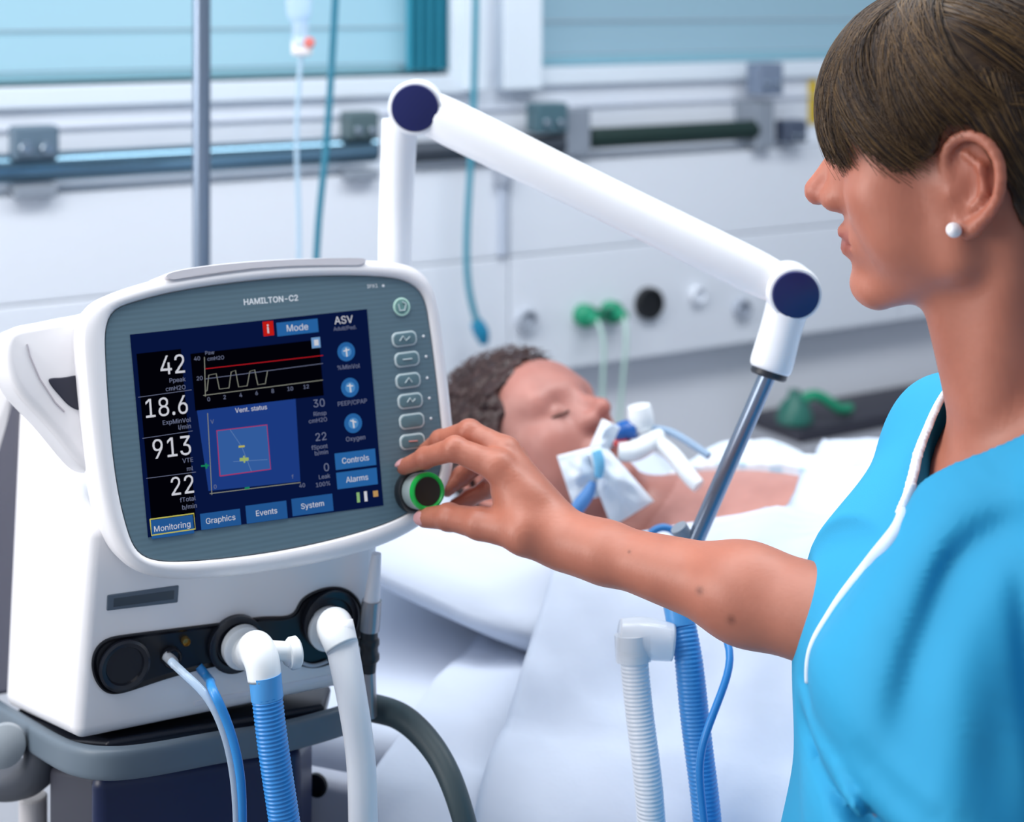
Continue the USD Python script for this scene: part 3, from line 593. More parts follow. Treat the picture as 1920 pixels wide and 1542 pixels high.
# black port panel: rim standing proud of the casing round a sunk floor, triangulated
from shapely.geometry import Polygon
def sheet(q, w):
    v, f = trimesh.creation.triangulate_polygon(Polygon(q).buffer(0), engine='earcut'); return trimesh.Trimesh(tob(v, w), f, process=False)
rim = grid_mesh(np.array([tob(q, -0.002), tob(q, 0.0016), tob(q - nn * 0.0012, 0.0022), tob(q - nn * 0.003, 0.0010), tob(q - nn * 0.004, 0.0006)]), wrap=True)
floor_ = sheet(q - nn * 0.004, 0.0006)
if (floor_.face_normals @ VH).mean() < 0: floor_.invert()
pp = part('port_panel', [rim, floor_], m_recess, vent, smooth=40)
def pport(px, py, r0, h, m, name='port_ring', depth=0.004):
    u_ = SBuv(px, py); return part(name, lathe(tob([u_], 0.0006)[0], VH, [(r0, 0), (r0, h), (r0 * 0.9, h + 0.001), (r0 * 0.75, h), (r0 * 0.7, h - depth * 0.6)], 36), m, pp.GetPrim())
m_port = mat('port_plastic', '#1a1d27', 0.25)
pport(232, 1246, 0.021, 0.004, m_port); pport(320, 1230, 0.008, 0.006, m_port); pport(346, 1200, 0.0035, 0.005, mat('brass', '#b99a5a', 0.3, 0.9), 'brass_port')
pport(440, 1205, 0.024, 0.006, m_port); pport(617, 1160, 0.026, 0.007, m_port); 
u_ = SBuv(585, 1238); part('port_rim_glint', tube([tob([SBuv(555, 1236)], .003)[0], tob([SBuv(583, 1246)], .003)[0], tob([SBuv(612, 1238)], .003)[0]], 0.0016), mat('painted_glint', '#b8bcc4', 0.3), pp.GetPrim())  # pale arc with a glint put into its colour
part('lower_label', bquad([(365, 1316), (640, 1262), (640, 1270), (366, 1324)], OFB - 0.0012, 0.0014, 0.0004), m_white2, vent)
part('side_sticker', hull([P(38, 1292, 1.448), P(62, 1304, 1.425), P(62, 1322, 1.425), P(38, 1312, 1.448)], 0.0008, 8), mat('sticker', '#dfe6e3', 0.5), vent)
# ================================================================ bed
BA = np.array([0.94, -0.342, 0]); BB = np.array([0.342, 0.94, 0]); BO = np.array([0.034, 1.75, 0.0])
def B3(a, b, z): return BO + BA * a + BB * b + np.array([0, 0, CAMZ + z])       # z relative to the eye height
BAX = np.array([BA, BB, ZZ])
def bbox(a0, a1, b0, b1, z0, z1, r=0.01):
    return frame_box(B3((a0 + a1) / 2, (b0 + b1) / 2, (z0 + z1) / 2), BAX, (a1 - a0, b1 - b0, z1 - z0), r)
m_linen = mat('white_linen', '#cfd8e8', 0.8, bump=(60, 0.25, 0.002))
m_linen2 = mat('white_pillow_linen', '#d0d9e8', 0.8, bump=(60, 0.25, 0.002))
m_bed = mat('bed_frame_grey', '#c9cddb', 0.4)
bed = thing('hospital_bed', 'white hospital bed with sheeted mattress on which the patient lies', 'bed', loc=B3(0.6, 0.08, -CAMZ))
A0, A1, Bn, Bf, ZM = -0.34, 1.55, -0.36, 0.50, -0.70
part('mattress', bbox(A0, A1, Bn + 0.02, Bf, ZM - 0.15, ZM - 0.012, 0.03), m_linen, bed)
part('bed_frame', bbox(A0, A1, Bn + 0.03, Bf - 0.01, ZM - 0.26, ZM - 0.155, 0.01), m_bed, bed)
for a, b in ((A0 + .08, Bn + .09), (A0 + .08, Bf - .08), (A1 - .08, Bn + .09), (A1 - .08, Bf - .08)):
    lg = part('leg', rod(B3(a, b, -CAMZ + 0.12), B3(a, b, ZM - 0.25), 0.03), m_bed, bed)
    part('caster', lathe(B3(a, b - 0.015, -CAMZ + 0.06), BB, [(0.05, 0), (0.06, 0.004), (0.06, 0.026), (0.05, 0.03)]), m_grey, lg.GetPrim())
cp = part('corner_panel', bbox(-0.26, 0.06, Bn - 0.035, Bn - 0.005, ZM - 0.30, ZM - 0.03, 0.012), m_bed, bed)
h = hit(593, 1473, B3(0, Bn - 0.035, 0), BB)
part('dark_hole', lathe(h, -BB, [(0.011, -0.002), (0.011, 0.0015), (0.0085, 0.002), (0.008, 0.0)]), m_black, cp.GetPrim())

def creases(x, y, lines):
    """soft folds: each line (points, width, height)"""
    d = np.zeros_like(x)
    for pts, w, hgt in lines:
        pts = spline(np.asarray(pts, float), 24); m = np.full(x.shape, 9.0)
        for p, q in zip(pts[:-1], pts[1:]):
            e = q - p; t = np.clip(((x - p[0]) * e[0] + (y - p[1]) * e[1]) / (e @ e), 0, 1); m = np.minimum(m, np.hypot(x - p[0] - t * e[0], y - p[1] - t * e[1]))
        d += hgt * np.exp(-(m / w) ** 2)
    return d
def pt_ab(px, py, z=ZM):
    h = hit(px, py, B3(0, 0, z), ZZ) - BO; return float(h @ BA), float(h @ BB)
def draped(a0, a1, na, bfar, bnear, drop, z_of, nb=110, th=0.004, fold=None, shift=None):
    """cloth over the bed that hangs down over the near edge; closed, with thickness"""
    top = bfar - bnear; R = 0.09; total = top + R * math.pi / 2 + drop
    aa = np.linspace(a0, a1, na); tt = np.linspace(0, total, nb)
    A, T = np.meshgrid(aa, tt, indexing='ij')
    ang = np.clip((T - top) / R, 0, math.pi / 2); dn = np.maximum(T - top - R * math.pi / 2, 0)
    Bv = np.where(T < top, bfar - T, bnear - R * np.sin(ang)); Zd = -R * (1 - np.cos(ang)) - dn
    k = np.clip((T - top) / 0.05, 0, 1)
    Z = z_of(A, np.maximum(Bv, bnear)) + Zd
    if shift is not None: A = A + shift(Bv) * (1 - (A - a0) / (a1 - a0))
    hang = 0.010 * np.sin(A * 30 + 2.0 * np.sin(A * 7)) * np.clip(dn / 0.25, 0, 1)
    Bv = Bv - hang
    if fold is not None: Z = Z + fold(A, Bv) * (1 - k)
    v = BO + A[..., None] * BA + Bv[..., None] * BB + (Z[..., None] + CAMZ) * ZZ
    n = np.cross(np.gradient(v, axis=0), np.gradient(v, axis=1)); n /= np.linalg.norm(n, axis=2, keepdims=True)
    if n[na // 2, 5, 2] < 0: n = -n
    lo = v - n * th
    ring = np.concatenate([v, lo[:, ::-1]], axis=1)
    t = grid_mesh(ring, wrap=True, caps=False)
    m = v.shape[1]; f = []
    for i in (0, na - 1):
        for j in range(m - 1):
            q = [i * 2 * m + j, i * 2 * m + j + 1, i * 2 * m + 2 * m - 2 - j, i * 2 * m + 2 * m - 1 - j]
            if i: q = q[::-1]
            f += [[q[0], q[1], q[2]], [q[0], q[2], q[3]]]
    return trimesh.Trimesh(t.vertices, np.vstack([t.faces, f]), process=False)
def n2(a, b, s, seed): return meshkit.fbm(np.stack([a * s, b * s, np.zeros_like(a)], -1), 3, seed) - 0.5
fl = [([pt_ab(870, 1020), pt_ab(985, 1098), pt_ab(1065, 1082)], 0.012, -0.012), ([pt_ab(1030, 1170), pt_ab(1060, 1290), pt_ab(1190, 1400)], 0.016, -0.010),
      ([pt_ab(720, 1180), pt_ab(860, 1300), pt_ab(960, 1330)], 0.05, 0.016), ([pt_ab(840, 1120), pt_ab(960, 1230), pt_ab(1050, 1420)], 0.045, 0.014), ([pt_ab(900, 1400), pt_ab(1000, 1440), pt_ab(1150, 1430)], 0.03, -0.012)]
part('bed_sheet', draped(-0.03, A1 - 0.01, 220, Bf - 0.01, Bn + 0.005, 0.30, lambda a, b: ZM - 0.004 + 0 * a, 150, 0.004,
     lambda a, b: 0.030 * n2(a, b, 5, 3) + 0.008 * n2(a, b, 18, 5) + creases(a, b, fl)), m_linen, bed, smooth=True)

# pillow
def pillow(c, ax, half, n=70, seed=1, dent=None):
    u = np.linspace(-math.pi / 2, math.pi / 2, n); w = np.linspace(0, 2 * math.pi, 2 * n, endpoint=False)
    U, Wv = np.meshgrid(u, w, indexing='ij'); sp = lambda x, e: np.sign(x) * np.abs(x) ** e
    x = sp(np.cos(U), 0.75) * sp(np.cos(Wv), 0.45); y = sp(np.cos(U), 0.75) * sp(np.sin(Wv), 0.45); z = sp(np.sin(U), 1.0)
    edge = np.maximum(abs(x), abs(y)); z = z * (1 - 0.35 * edge ** 4)
    q = np.stack([x * half[0], y * half[1], z * half[2]], -1)
    nz = meshkit.fbm(q * 9 + 4, 3, seed) - 0.5; q[..., 2] += 0.030 * nz; q[..., :2] *= (1 + 0.04 * nz[..., None])
    if dent is not None:
        g = np.exp(-(((q[..., 0] - dent[0]) / dent[2]) ** 2 + ((q[..., 1] - dent[1]) / dent[2]) ** 2)); q[..., 2] -= dent[3] * g * (q[..., 2] > 0)
    return grid_mesh(np.asarray(c) + q @ np.asarray(ax), True, True)
pt_ = math.radians(-16)
pax = np.array([BA * math.cos(pt_) + ZZ * math.sin(pt_), BB, ZZ * math.cos(pt_) - BA * math.sin(pt_)])
solo('pillow', pillow(B3(-0.06, 0.10, -0.625), pax, (0.22, 0.30, 0.075), dent=(0.03, -0.08, 0.12, 0.03)), m_linen2, 'large white pillow under the patient\'s head', 'pillow', smooth=True)
# blanket over the body
def bz(a, b):
    sm = np.clip((a - 0.28) / 0.12, 0, 1); sm = sm * sm * (3 - 2 * sm)
    return ZM + 0.004 + (0.170 + 0.02 * sm) * np.exp(-(np.abs(b - 0.04) / 0.31) ** 4) * (1 - 0.25 * np.clip((a - .5) / .8, 0, 1))
def hem_shift(b):
    k = np.clip((-0.09 - b) / 0.09, 0, 1); return -0.22 * k * k * (3 - 2 * k)
bl = thing('blanket', 'white blanket drawn up over the patient\'s chest beside the nurse', 'blanket', loc=B3(0.7, 0.1, ZM))
part('cover', draped(0.30, 1.5, 160, 0.46, Bn + 0.02, 0.22, bz, 120, 0.009, lambda a, b: 0.050 * n2(a, b, 7, 11) + 0.016 * n2(a, b, 20, 12), hem_shift), m_linen, bl, smooth=True)
# ================================================================ people
def skin_mat(name):
    return usdkit.material(stage, '/World/Looks/' + name, {'a': ('attribute', {'attribute': 'tint'}), 't': ('texture_coordinate', {}), 'n': ('noise_texture', {'scale': 34.0, 'detail': 4.0}), 'r': ('rgb_ramp', {'ramp': [(0.25, (0.90, 0.86, 0.86)), (0.75, (1.06, 1.05, 1.05))]}),
        'x': ('mix_color', {'blend_type': 'multiply', 'fac': 1.0, 'use_clamp': False}), 'b': ('noise_texture', {'scale': 260.0, 'detail': 2.0}), 'u': ('bump', {'strength': 0.12, 'distance': 0.001}), 'p': ('principled_bsdf', {'roughness': 0.46, 'subsurface_weight': 0.12, 'subsurface_radius': (1.0, 0.35, 0.2), 'subsurface_scale': 0.006})},
        [('t.object', 'n.vector'), ('n.fac', 'r.fac'), ('a.color', 'x.a'), ('r.color', 'x.b'), ('x.result', 'p.base_color'), ('t.object', 'b.vector'), ('b.fac', 'u.height'), ('u.normal', 'p.normal')], surface='p.BSDF')
m_skin = skin_mat('skin')
EAR = spline([(.003, .0735, .004, .0026), (.007, .0765, .019, .0032), (.001, .0805, .032, .0034), (-.012, .0855, .0365, .0035), (-.025, .0905, .028, .0036), (-.0295, .0915, .010, .0036), (-.024, .0880, -.009, .0036), (-.013, .0810, -.022, .0046), (-.005, .0765, -.028, .0052), (.001, .0725, -.021, .0036)], 22)
def head_sdf(p, male=False):
    """head in its own frame: x to the face, y to its left, z to the crown, origin between the ears"""
    q = p.copy(); q[:, 1] = np.abs(q[:, 1])
    d = ell(q, (-.014, 0, .036), (.098, .077, .090))
    d = smin(d, ell(q, (.034, 0, -.008), (.054, .060, .076)), .02)
    d = smin(d, ell(q, (.060, 0, .050), (.034, .056, .040)), .02)
    jw = .006 if male else 0
    d = smin(d, cap(q, (.004, .050 + jw, -.050), (.066, .014, -.080), .014 + jw / 2, .013), .022)
    d = smin(d, cap(q, (.004, .052 + jw, -.046), (.0, .062, .0), .014, .014), .02)
    d = smin(d, sph(q, (.0735, 0, -.077), .0155 + jw / 2), .014)
    d = smin(d, sph(q, (.056, .042, -.006), .022), .022)
    d = smin(d, sph(q, (.040, .040, -.034), .0245), .022)
    d = smin(d, cap(q, (.083, .0, .033), (.072, .040, .034), .011 + jw / 2), .014)
    # eyes: socket, lids over the ball
    d = smax(d, -sph(q, (.1025, .034, .014), .0160), .012)
    lid = sph(q, (.0735, .032, .0135), .0128); d = smin(d, lid, .004)
    d = smax(d, -cap(q, (.0885, .023, .009), (.082, .044, .0105), .0012), .0015)
    # nose
    d = smin(d, cap(q, (.086, 0, .026), (.1095, 0, -.007), .0065, .0078), .010)
    d = smin(d, cap(q, (.078, .010, .024), (.088, .010, -.010), .011, .012), .010)
    d = smin(d, sph(q, (.1095, 0, -.0118), .0080), .008); d = smin(d, sph(q, (.0965, .0105, -.0150), .0078), .008)
    d = smax(d, -ell(q, (.104, .0065, -.0235), (.0055, .0032, .0050)), .002)
    # mouth
    d = smin(d, ell(q, (.068, 0, -.044), (.0225, .030, .022)), .012)
    d = smin(d, chain(q, [(.0905, 0, -.0385), (.0885, .010, -.0385), (.077, .0235, -.0450)], [.0048, .0050, .0026]), .005)
    d = smin(d, chain(q, [(.0880, 0, -.0500), (.0860, .010, -.0495), (.077, .0230, -.0465)], [.0060, .0056, .0028]), .005)
    d = smax(d, -chain(q, [(.096, 0, -.0442), (.093, .010, -.0440), (.080, .0250, -.0462)], [.0013, .0013, .001]), .0025)
    # ears
    c, s = math.cos(0.33), math.sin(0.33); R = np.array([[c, -s, 0], [s, c, 0], [0, 0, 1]])
    e = ell(q, (-.012, .0770, .005), (.0165, .0040, .028), R)
    e = smin(e, chain(q, EAR[:, :3], EAR[:, 3], .003), .003)
    e = smin(e, chain(q, [(-.006, .0800, .024), (-.017, .0850, .015), (-.0175, .0845, .0), (-.009, .0805, -.012)], [.0022, .0026, .0026, .0022]), .003)
    e = smax(e, -ell(q, (-.0065, .0850, .001), (.0075, .0075, .0110)), .003)
    e = smin(e, sph(q, (.0040, .0745, -.003), .0042), .004)
    return smin(d, e, .004)
def head_tint(v, base):
    """skin colour by place: lips, cheeks, ears and nose are redder"""
    q = v.copy(); q[:, 1] = np.abs(q[:, 1]); t = np.tile(np.array(lin(base)), (len(v), 1))
    def add(w, col): 
        nonlocal t; w = np.clip(w, 0, 1)[:, None]; t = t * (1 - w) + np.array(lin(col)) * w
    add(0.35 * np.exp(-(np.linalg.norm((q - (.062, .042, -.012)) / (.02, .02, .02), axis=1)) ** 2), '#a05d4c')
    add(0.45 * np.exp(-(np.linalg.norm((q - (.110, 0, -.012)) / (.014, .014, .012), axis=1)) ** 2), '#a0574a')
    add(0.55 * np.exp(-(np.linalg.norm((q - (-.014, .090, .006)) / (.026, .012, .034), axis=1)) ** 2), '#a65440')
    lip = np.exp(-(np.abs(q[:, 2] + .0445) / .0085) ** 4) * (q[:, 1] < .023) * (q[:, 0] > .075); add(0.75 * lip, '#8c4540')
    return t
def xf(p, c, M, s=1.0): return ((p - np.asarray(c, np.float32)) @ np.asarray(M, np.float32)) / s       # world -> local (M has the local axes as columns)
def wl(q, c, M, s=1.0): return np.asarray(c) + (np.asarray(q) * s) @ np.asarray(M).T
R0 = np.array([0, 0, CAMZ], np.float32)

# ---------------------------------------------------------------- nurse
yw, pt = math.radians(157), math.radians(-3)
nf = np.array([math.cos(yw) * math.cos(pt), math.sin(yw) * math.cos(pt), math.sin(pt)]); nl = unit(np.cross(ZZ, nf)); nu = np.cross(nf, nl)
NM = np.stack([nf, nl, nu], 1); NC = np.array([0.326, 1.070, -0.126 + CAMZ]); NS = 1.0
def r3(x, y, z): return np.array([x, y, z + CAMZ])
def torso_sdf(p, g=0.0):
    d = ell(p, r3(.392, 1.045, -.45), (.105 + g, .150 + g, .19 + g))
    d = smin(d, cap(p, r3(.385, 1.10, -.330), P(1815, 855, 1.175), .050 + g, .050 + g), .03)
    d = smin(d, cap(p, r3(.400, .95, -.315), r3(.420, .880, -.355), .056 + g, .057 + g), .04)
    d = smin(d, cap(p, r3(.395, 1.055, -.25), r3(.392, 1.055, -.33), .050 + g, .085 + g), .03)
    d = smin(d, cap(p, r3(.338, 1.01, -.387), r3(.282, .970, -.470), .058 + g, .074 + g), .03)
    d = smin(d, cap(p, r3(.345, 1.075, -.385), r3(.295, 1.09, -.465), .050 + g, .068 + g), .03)
    d = smin(d, ell(p, r3(.385, 1.05, -.80), (.105 + g, .155 + g, .34 + g)), .05)
    return d
W_, E_, S_ = P(1045, 1010, 1.225), P(1645, 1186, 1.07), P(1812, 855, 1.175)
def arm_sdf(p):
    d = cap(p, W_, W_ + (E_ - W_) * 0.16, .0185, .0200)
    d = smin(d, cap(p, W_ + (E_ - W_) * 0.1, W_ + (E_ - W_) * 0.62, .0195, .0320), .02)
    d = smin(d, cap(p, W_ + (E_ - W_) * 0.62, E_, .0345, .0365), .02)
    d = smin(d, cap(p, E_, S_, .037, .040), .012)
    return d
HJ = {  # joints of the right hand, (px, py, depth), radius
    'index': ([(934, 876, 1.250), (853, 842, 1.264), (797, 859, 1.286), (757, 876, 1.304)], [.0125, .0100, .0086, .0068]),
    'middle': ([(948, 848, 1.272), (880, 810, 1.290), (826, 826, 1.312), (790, 852, 1.330)], [.0125, .0100, .0086, .0068]),
    'ring': ([(962, 862, 1.292), (905, 862, 1.335), (866, 893, 1.340), (838, 918, 1.332)], [.0120, .0096, .0082, .0066]),
    'little': ([(972, 895, 1.300), (917, 915, 1.340), (880, 935, 1.342), (853, 948, 1.335)], [.0105, .0084, .0072, .0060]),
    'thumb': ([(985, 1000, 1.222), (900, 982, 1.245), (842, 970, 1.268), (797, 971, 1.286)], [.0150, .0130, .0106, .0086])}
HJ = {k: ([P(*q) for q in a], r) for k, (a, r) in HJ.items()}
def hand_sdf(p):
    mc = {k: HJ[k][0][0] for k in HJ}
    wa, wb = P(1040, 985, 1.225), P(1052, 1032, 1.222)
    d = cap(p, P(1045, 1000, 1.225), mc['index'], .0165, .0125)
    d = smin(d, cap(p, P(1042, 985, 1.232), mc['middle'], .0160, .0125), .012)
    d = smin(d, cap(p, P(1042, 980, 1.240), mc['ring'], .0150, .0120), .012)
    d = smin(d, cap(p, P(1045, 985, 1.245), mc['little'], .0140, .0110), .012)
    d = smin(d, cap(p, P(985, 950, 1.240), P(950, 915, 1.262), .017, .013), .012)
    d = smin(d, cap(p, P(1050, 1022, 1.222), HJ['thumb'][0][0], .0160, .0150), .014)
    d = smin(d, cap(p, HJ['thumb'][0][0], P(955, 930, 1.250), .0140, .011), .014)
    fi = None
    for k in ('index', 'middle', 'ring', 'little'):
        e = chain(p, *HJ[k], .003)
        for j in (1, 2): e = smin(e, sph(p, HJ[k][0][j], HJ[k][1][j] * 1.06), .003)
        d = smin(d, e, .005 if k != 'little' else .004)
    e = chain(p, *HJ['thumb'], .004); e = smin(e, sph(p, HJ['thumb'][0][2], HJ['thumb'][1][2] * 1.07), .003)
    return smin(d, e, .007)
LA = [r3(.42, .880, -.37), r3(.47, .825, -.62), r3(.40, .800, -.83), r3(.375, .80, -.90)]
def left_arm_sdf(p):
    d = chain(p, LA, [.046, .036, .022, .022], .015); u = unit(LA[3] - LA[2])
    for k, (o, L) in enumerate(((-.028, .062), (-.010, .072), (.009, .068), (.027, .055))):
        b = LA[3] + np.array([o, 0, -.012]) * (1, 1, 1); t = b + np.array([-.012, .012, -L * .55]); e = t + np.array([.004, .016, -L * .42])
        d = smin(d, chain(p, [LA[3] - u * .01 + np.array([o * .5, 0, 0]), b, t, e], [.012, .0095, .0085, .0070], .003), .005)
    return smin(d, chain(p, [LA[2] + np.array([-.016, .0, -.02]), LA[2] + np.array([-.034, .006, -.055]), LA[2] + np.array([-.036, .014, -.088])], [.013, .0105, .0080], .003), .008)
def nurse_sdf(p):
    q = xf(p, NC, NM, NS)
    dh = head_sdf(q)
    n = cap(p, wl((-.022, 0, -.045), NC, NM), r3(.372, 1.062, -.30), .052, .060)
    n = smin(n, cap(p, wl((.006, .016, -.080), NC, NM), r3(.340, 1.05, -.285), .026, .022), .03)
    n = smin(n, cap(p, wl((-.03, .050, -.03), NC, NM), r3(.330, 1.03, -.280), .014, .012), .02)        # neck muscle
    d = smin(dh, n, .012)
    d = smin(d, torso_sdf(p, .0), .012)
    a = np.minimum(smin(arm_sdf(p), hand_sdf(p), .014), left_arm_sdf(p))
    return smin(d, a, .02)
def hair_bound(x): return np.interp(x, [-.14, -.075, -.055, -.035, -.022, .006, .012, .022, .038, .048, .057, .066, .075, .090, .100, .13], [-.085, -.08, -.055, -.020, .043, .043, .024, .018, .020, .032, .048, .030, .024, .032, .036, .036])
body = nets(nurse_sdf, (-.10, .75, CAMZ - 1.04), (.55, 1.36, CAMZ + .02), .0026)
bq = xf(np.asarray(body.vertices), NC, NM)
SK = '#b3705a'
tn = head_tint(bq, SK); far = np.linalg.norm(bq, axis=1) > .2; tn[far] = lin(SK)
hv = np.asarray(body.vertices); 
for k in HJ:
    for j, wgt in ((1, .45), (2, .35), (3, .5)):
        w = wgt * np.exp(-(np.linalg.norm(hv - HJ[k][0][j], axis=1) / .011) ** 2)[:, None]; tn = tn * (1 - w) + np.array(lin('#9c5a48')) * w
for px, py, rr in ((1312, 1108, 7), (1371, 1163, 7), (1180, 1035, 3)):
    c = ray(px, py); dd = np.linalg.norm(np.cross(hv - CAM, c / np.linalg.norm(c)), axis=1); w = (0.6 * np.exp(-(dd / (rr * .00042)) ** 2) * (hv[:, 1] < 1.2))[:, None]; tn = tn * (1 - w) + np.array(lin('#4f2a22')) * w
nurse = thing('person', 'person in turquoise scrub top with pearl earring and pinned brown hair, turning the ventilator knob', 'person', loc=(.37, 1.05, 0))
part('body', body, m_skin, nurse, smooth=True, tint=tn)
# legs below the frame: trousers and shoes carry the figure down to the floor
m_scrub = mat('turquoise_scrub', '#2096c4', 0.75, bump=(900, 0.15, 0.0006))
def leg_sdf(p):
    d = None
    for s in (-1, 1):
        e = chain(p, [r3(.37, 1.05 + s * .085, -.86), r3(.36, 1.05 + s * .095, -1.14), r3(.39, 1.05 + s * .10, -1.53)], [.105, .075, .055], .02); d = e if d is None else smin(d, e, .02)
    return d
part('trousers', nets(leg_sdf, (.15, .78, .03), (.56, 1.32, .92), .008), m_scrub, nurse, smooth=True)
for s in (-1, 1): part('shoe', hull([r3(x, 1.05 + s * .10 + y, -1.59) for x in (.22, .42) for y in (-.025, .025)] + [r3(.40, 1.05 + s * .10, -1.54)], .03), mat('white_shoe', '#e8e8ea', 0.5), nurse)

# scrub top: a loose shell over the torso with a V neck, folds and short sleeves
VT = P(1692, 962, 1.05)                                 # tip of the V
FOLDS = [([(1935, 930), (1760, 1100), (1620, 1300)], .010, -.005), ([(1900, 850), (1720, 1010), (1560, 1180)], .020, .006), ([(1892, 1000), (1880, 1250), (1872, 1600)], .010, -.0055), ([(1860, 1180), (1790, 1330), (1760, 1500)], .022, -.006),
         ([(1525, 1375), (1590, 1470), (1680, 1515), (1790, 1500)], .013, -.018), ([(1530, 1385), (1570, 1440), (1600, 1480)], .006, .014), ([(1640, 1360), (1740, 1430), (1800, 1480)], .026, .018), ([(1500, 1270), (1515, 1400), (1500, 1540)], .012, -.008), ([(1700, 1180), (1660, 1290), (1610, 1340)], .016, -.005), ([(1660, 1540), (1760, 1500), (1850, 1530)], .014, .007), ([(1560, 1330), (1640, 1380), (1740, 1390)], .012, -.006)]
FOLDS = [(np.array([(P(x, y, .965)[0], P(x, y, .965)[2]) for x, y in f]), w, h * 1.7) for f, w, h in FOLDS]
def folds_xz(p):
    o = np.zeros(len(p), np.float32)
    for pts, w, h in FOLDS:
        n = 12; pts = spline(pts, n + 1).astype(np.float32); best = np.zeros(len(p), np.float32)
        for i, (a, b) in enumerate(zip(pts[:-1], pts[1:])):
            e = b - a; x = p[:, 0] - a[0]; z = p[:, 2] - a[1]; t = np.clip((x * e[0] + z * e[1]) / (e @ e), 0, 1)
            m = np.hypot(x - t * e[0], z - t * e[1]); best = np.maximum(best, np.sin(np.pi * np.clip((i + t + .3) / (n + .6), 0, 1)) * np.exp(-(m / w) ** 2))
        o += h * best
    return o * np.clip((1.06 - p[:, 1]) / .05, 0, 1)
def drape(p, g):
    d = torso_sdf(p, g)
    hang = cap(p, r3(.286, .975, -.49), r3(.218, .99, -1.0), .070 + g, .085 + g); d = smin(d, hang, .06)
    hang = cap(p, r3(.295, 1.09, -.47), r3(.24, 1.10, -1.0), .066 + g, .085 + g); d = smin(d, hang, .06)
    d = smin(d, ell(p, r3(.38, 1.05, -.88), (.135 + g, .175 + g, .30 + g)), .08)
    wr = (.012 * (meshkit.noise((p + .3 * p[:, [2, 0, 1]]) * np.array([11, 11, 7]), 5) - .5) * np.clip((CAMZ - .36 - p[:, 2]) / .12, 0, 1)).astype(np.float32)
    return d - folds_xz(p) - wr
def vcut(p, grow=0.0):
    """negative inside the neck opening"""
    y = np.abs(p[:, 1] - 1.052); wv = np.where(p[:, 1] > 1.052, 1.0, 1.05) * (p[:, 2] - VT[2]) * 0.92
    v = np.maximum((y - wv) * 0.72, p[:, 0] - .392)
    n = cap(p, r3(.374, 1.062, -.34), r3(.374, 1.062, -.10), .076)
    return smin(v, n, .01) - grow
def sleeve(p, g=0.0): 
    a, b = P(1812, 855, 1.175), P(1672, 1070, 1.10); d = cap(p, a, b, .053 + g, .050 + g); u = unit(b - a)
    return d, (p - b) @ u.astype(np.float32)
def sleeve_l(p, g=0.0):
    a, b = r3(.415, .882, -.36), r3(.455, .840, -.57); d = cap(p, a, b, .062 + g, .062 + g); u = unit(b - a)
    return d, (p - b) @ u.astype(np.float32)
def top_sdf(p):
    o = drape(p, .012)
    sl, se = sleeve(p); sl2, se2 = sleeve_l(p)
    wr = (0.003 * (meshkit.noise(p * np.array([22, 22, 9])) - .5)).astype(np.float32)
    o = smin(smin(o, np.maximum(sl, se), .03), np.maximum(sl2, se2), .012) - wr
    d = o; d = np.maximum(d, -vcut(p)); return np.maximum(d, r3(0, 0, -.98)[2] - p[:, 2])
topm = nets(top_sdf, (.13, .76, CAMZ - 1.0), (.56, 1.36, CAMZ - .18), .0032, slack=2.2)
part('scrub_top', topm, m_scrub, nurse, smooth=True)
def trim_sdf(p):
    o = drape(p, .0125); v = vcut(p)
    return np.maximum(np.maximum(np.abs(o) - .0022, np.abs(v + .005) - .0065), 1.045 - p[:, 1])
part('white_trim', nets(trim_sdf, (.20, 1.03, CAMZ - .40), (.45, 1.20, CAMZ - .20), .0018, slack=2.5), mat('trim_white', '#e9ecf4', 0.7), nurse, smooth=True)
def snap(px, py, f, lo=.85, hi=1.35, n=600):
    t = np.linspace(lo, hi, n); pts = (CAM + ray(px, py)[None] * t[:, None]).astype(np.float32); d = f(pts); k = np.nonzero(d < 0)[0]; k = k[0] if len(k) else int(np.argmin(d)); return pts[k].astype(float)
def edge_at(py):
    for px in range(1440, 1780, 2):
        t = np.linspace(.85, 1.03, 160); pts = (CAM + ray(px, py)[None] * t[:, None]).astype(np.float32); k = np.nonzero(drape(pts, .012) < 0)[0]
        if len(k): return pts[k[0]].astype(float)
part('front_piping', tube([snap(1694, 962, lambda p: drape(p, .012))] + [edge_at(py) for py in (1000, 1030, 1060, 1090, 1125, 1160, 1200, 1240, 1280)], [.0045, .0055, .0055, .005, .0042, .0036, .003, .0026, .0024, .002], n=80), mat('piping_white', '#dfeaf6', 0.7), nurse, smooth=True)
# earring, nails, brow
part('pearl_earring', lathe(wl((.003, .083, -.026), NC, NM), nl, [(.001, -.0052), (.0035, -.0042), (.0050, -.0015), (.0052, 0), (.0050, .0015), (.0035, .0042), (.001, .0052)], 24), mat('pearl', '#f1eef2', 0.15), nurse)
m_nail = mat('nail', '#c99596', 0.25)
def nail(k, side, sc=1.0):
    a, b = HJ[k][0][2], HJ[k][0][3]; t = unit(b - a); o = unit(side - t * np.dot(side, t)); c = b + o * HJ[k][1][3] * 0.72; w = np.cross(t, o)
    s = trimesh.creation.icosphere(3, 1.0); v = s.vertices * np.array([.0078, .0058, .0026]) * sc
    return trimesh.Trimesh(c + v[:, :1] * t + v[:, 1:2] * w + v[:, 2:] * o, s.faces, process=False)
part('thumb_nail', nail('thumb', np.array([-.25, -.8, .2])), m_nail, nurse, smooth=True)
part('index_nail', nail('index', np.array([-.2, -.35, .9]), .85), m_nail, nurse, smooth=True)

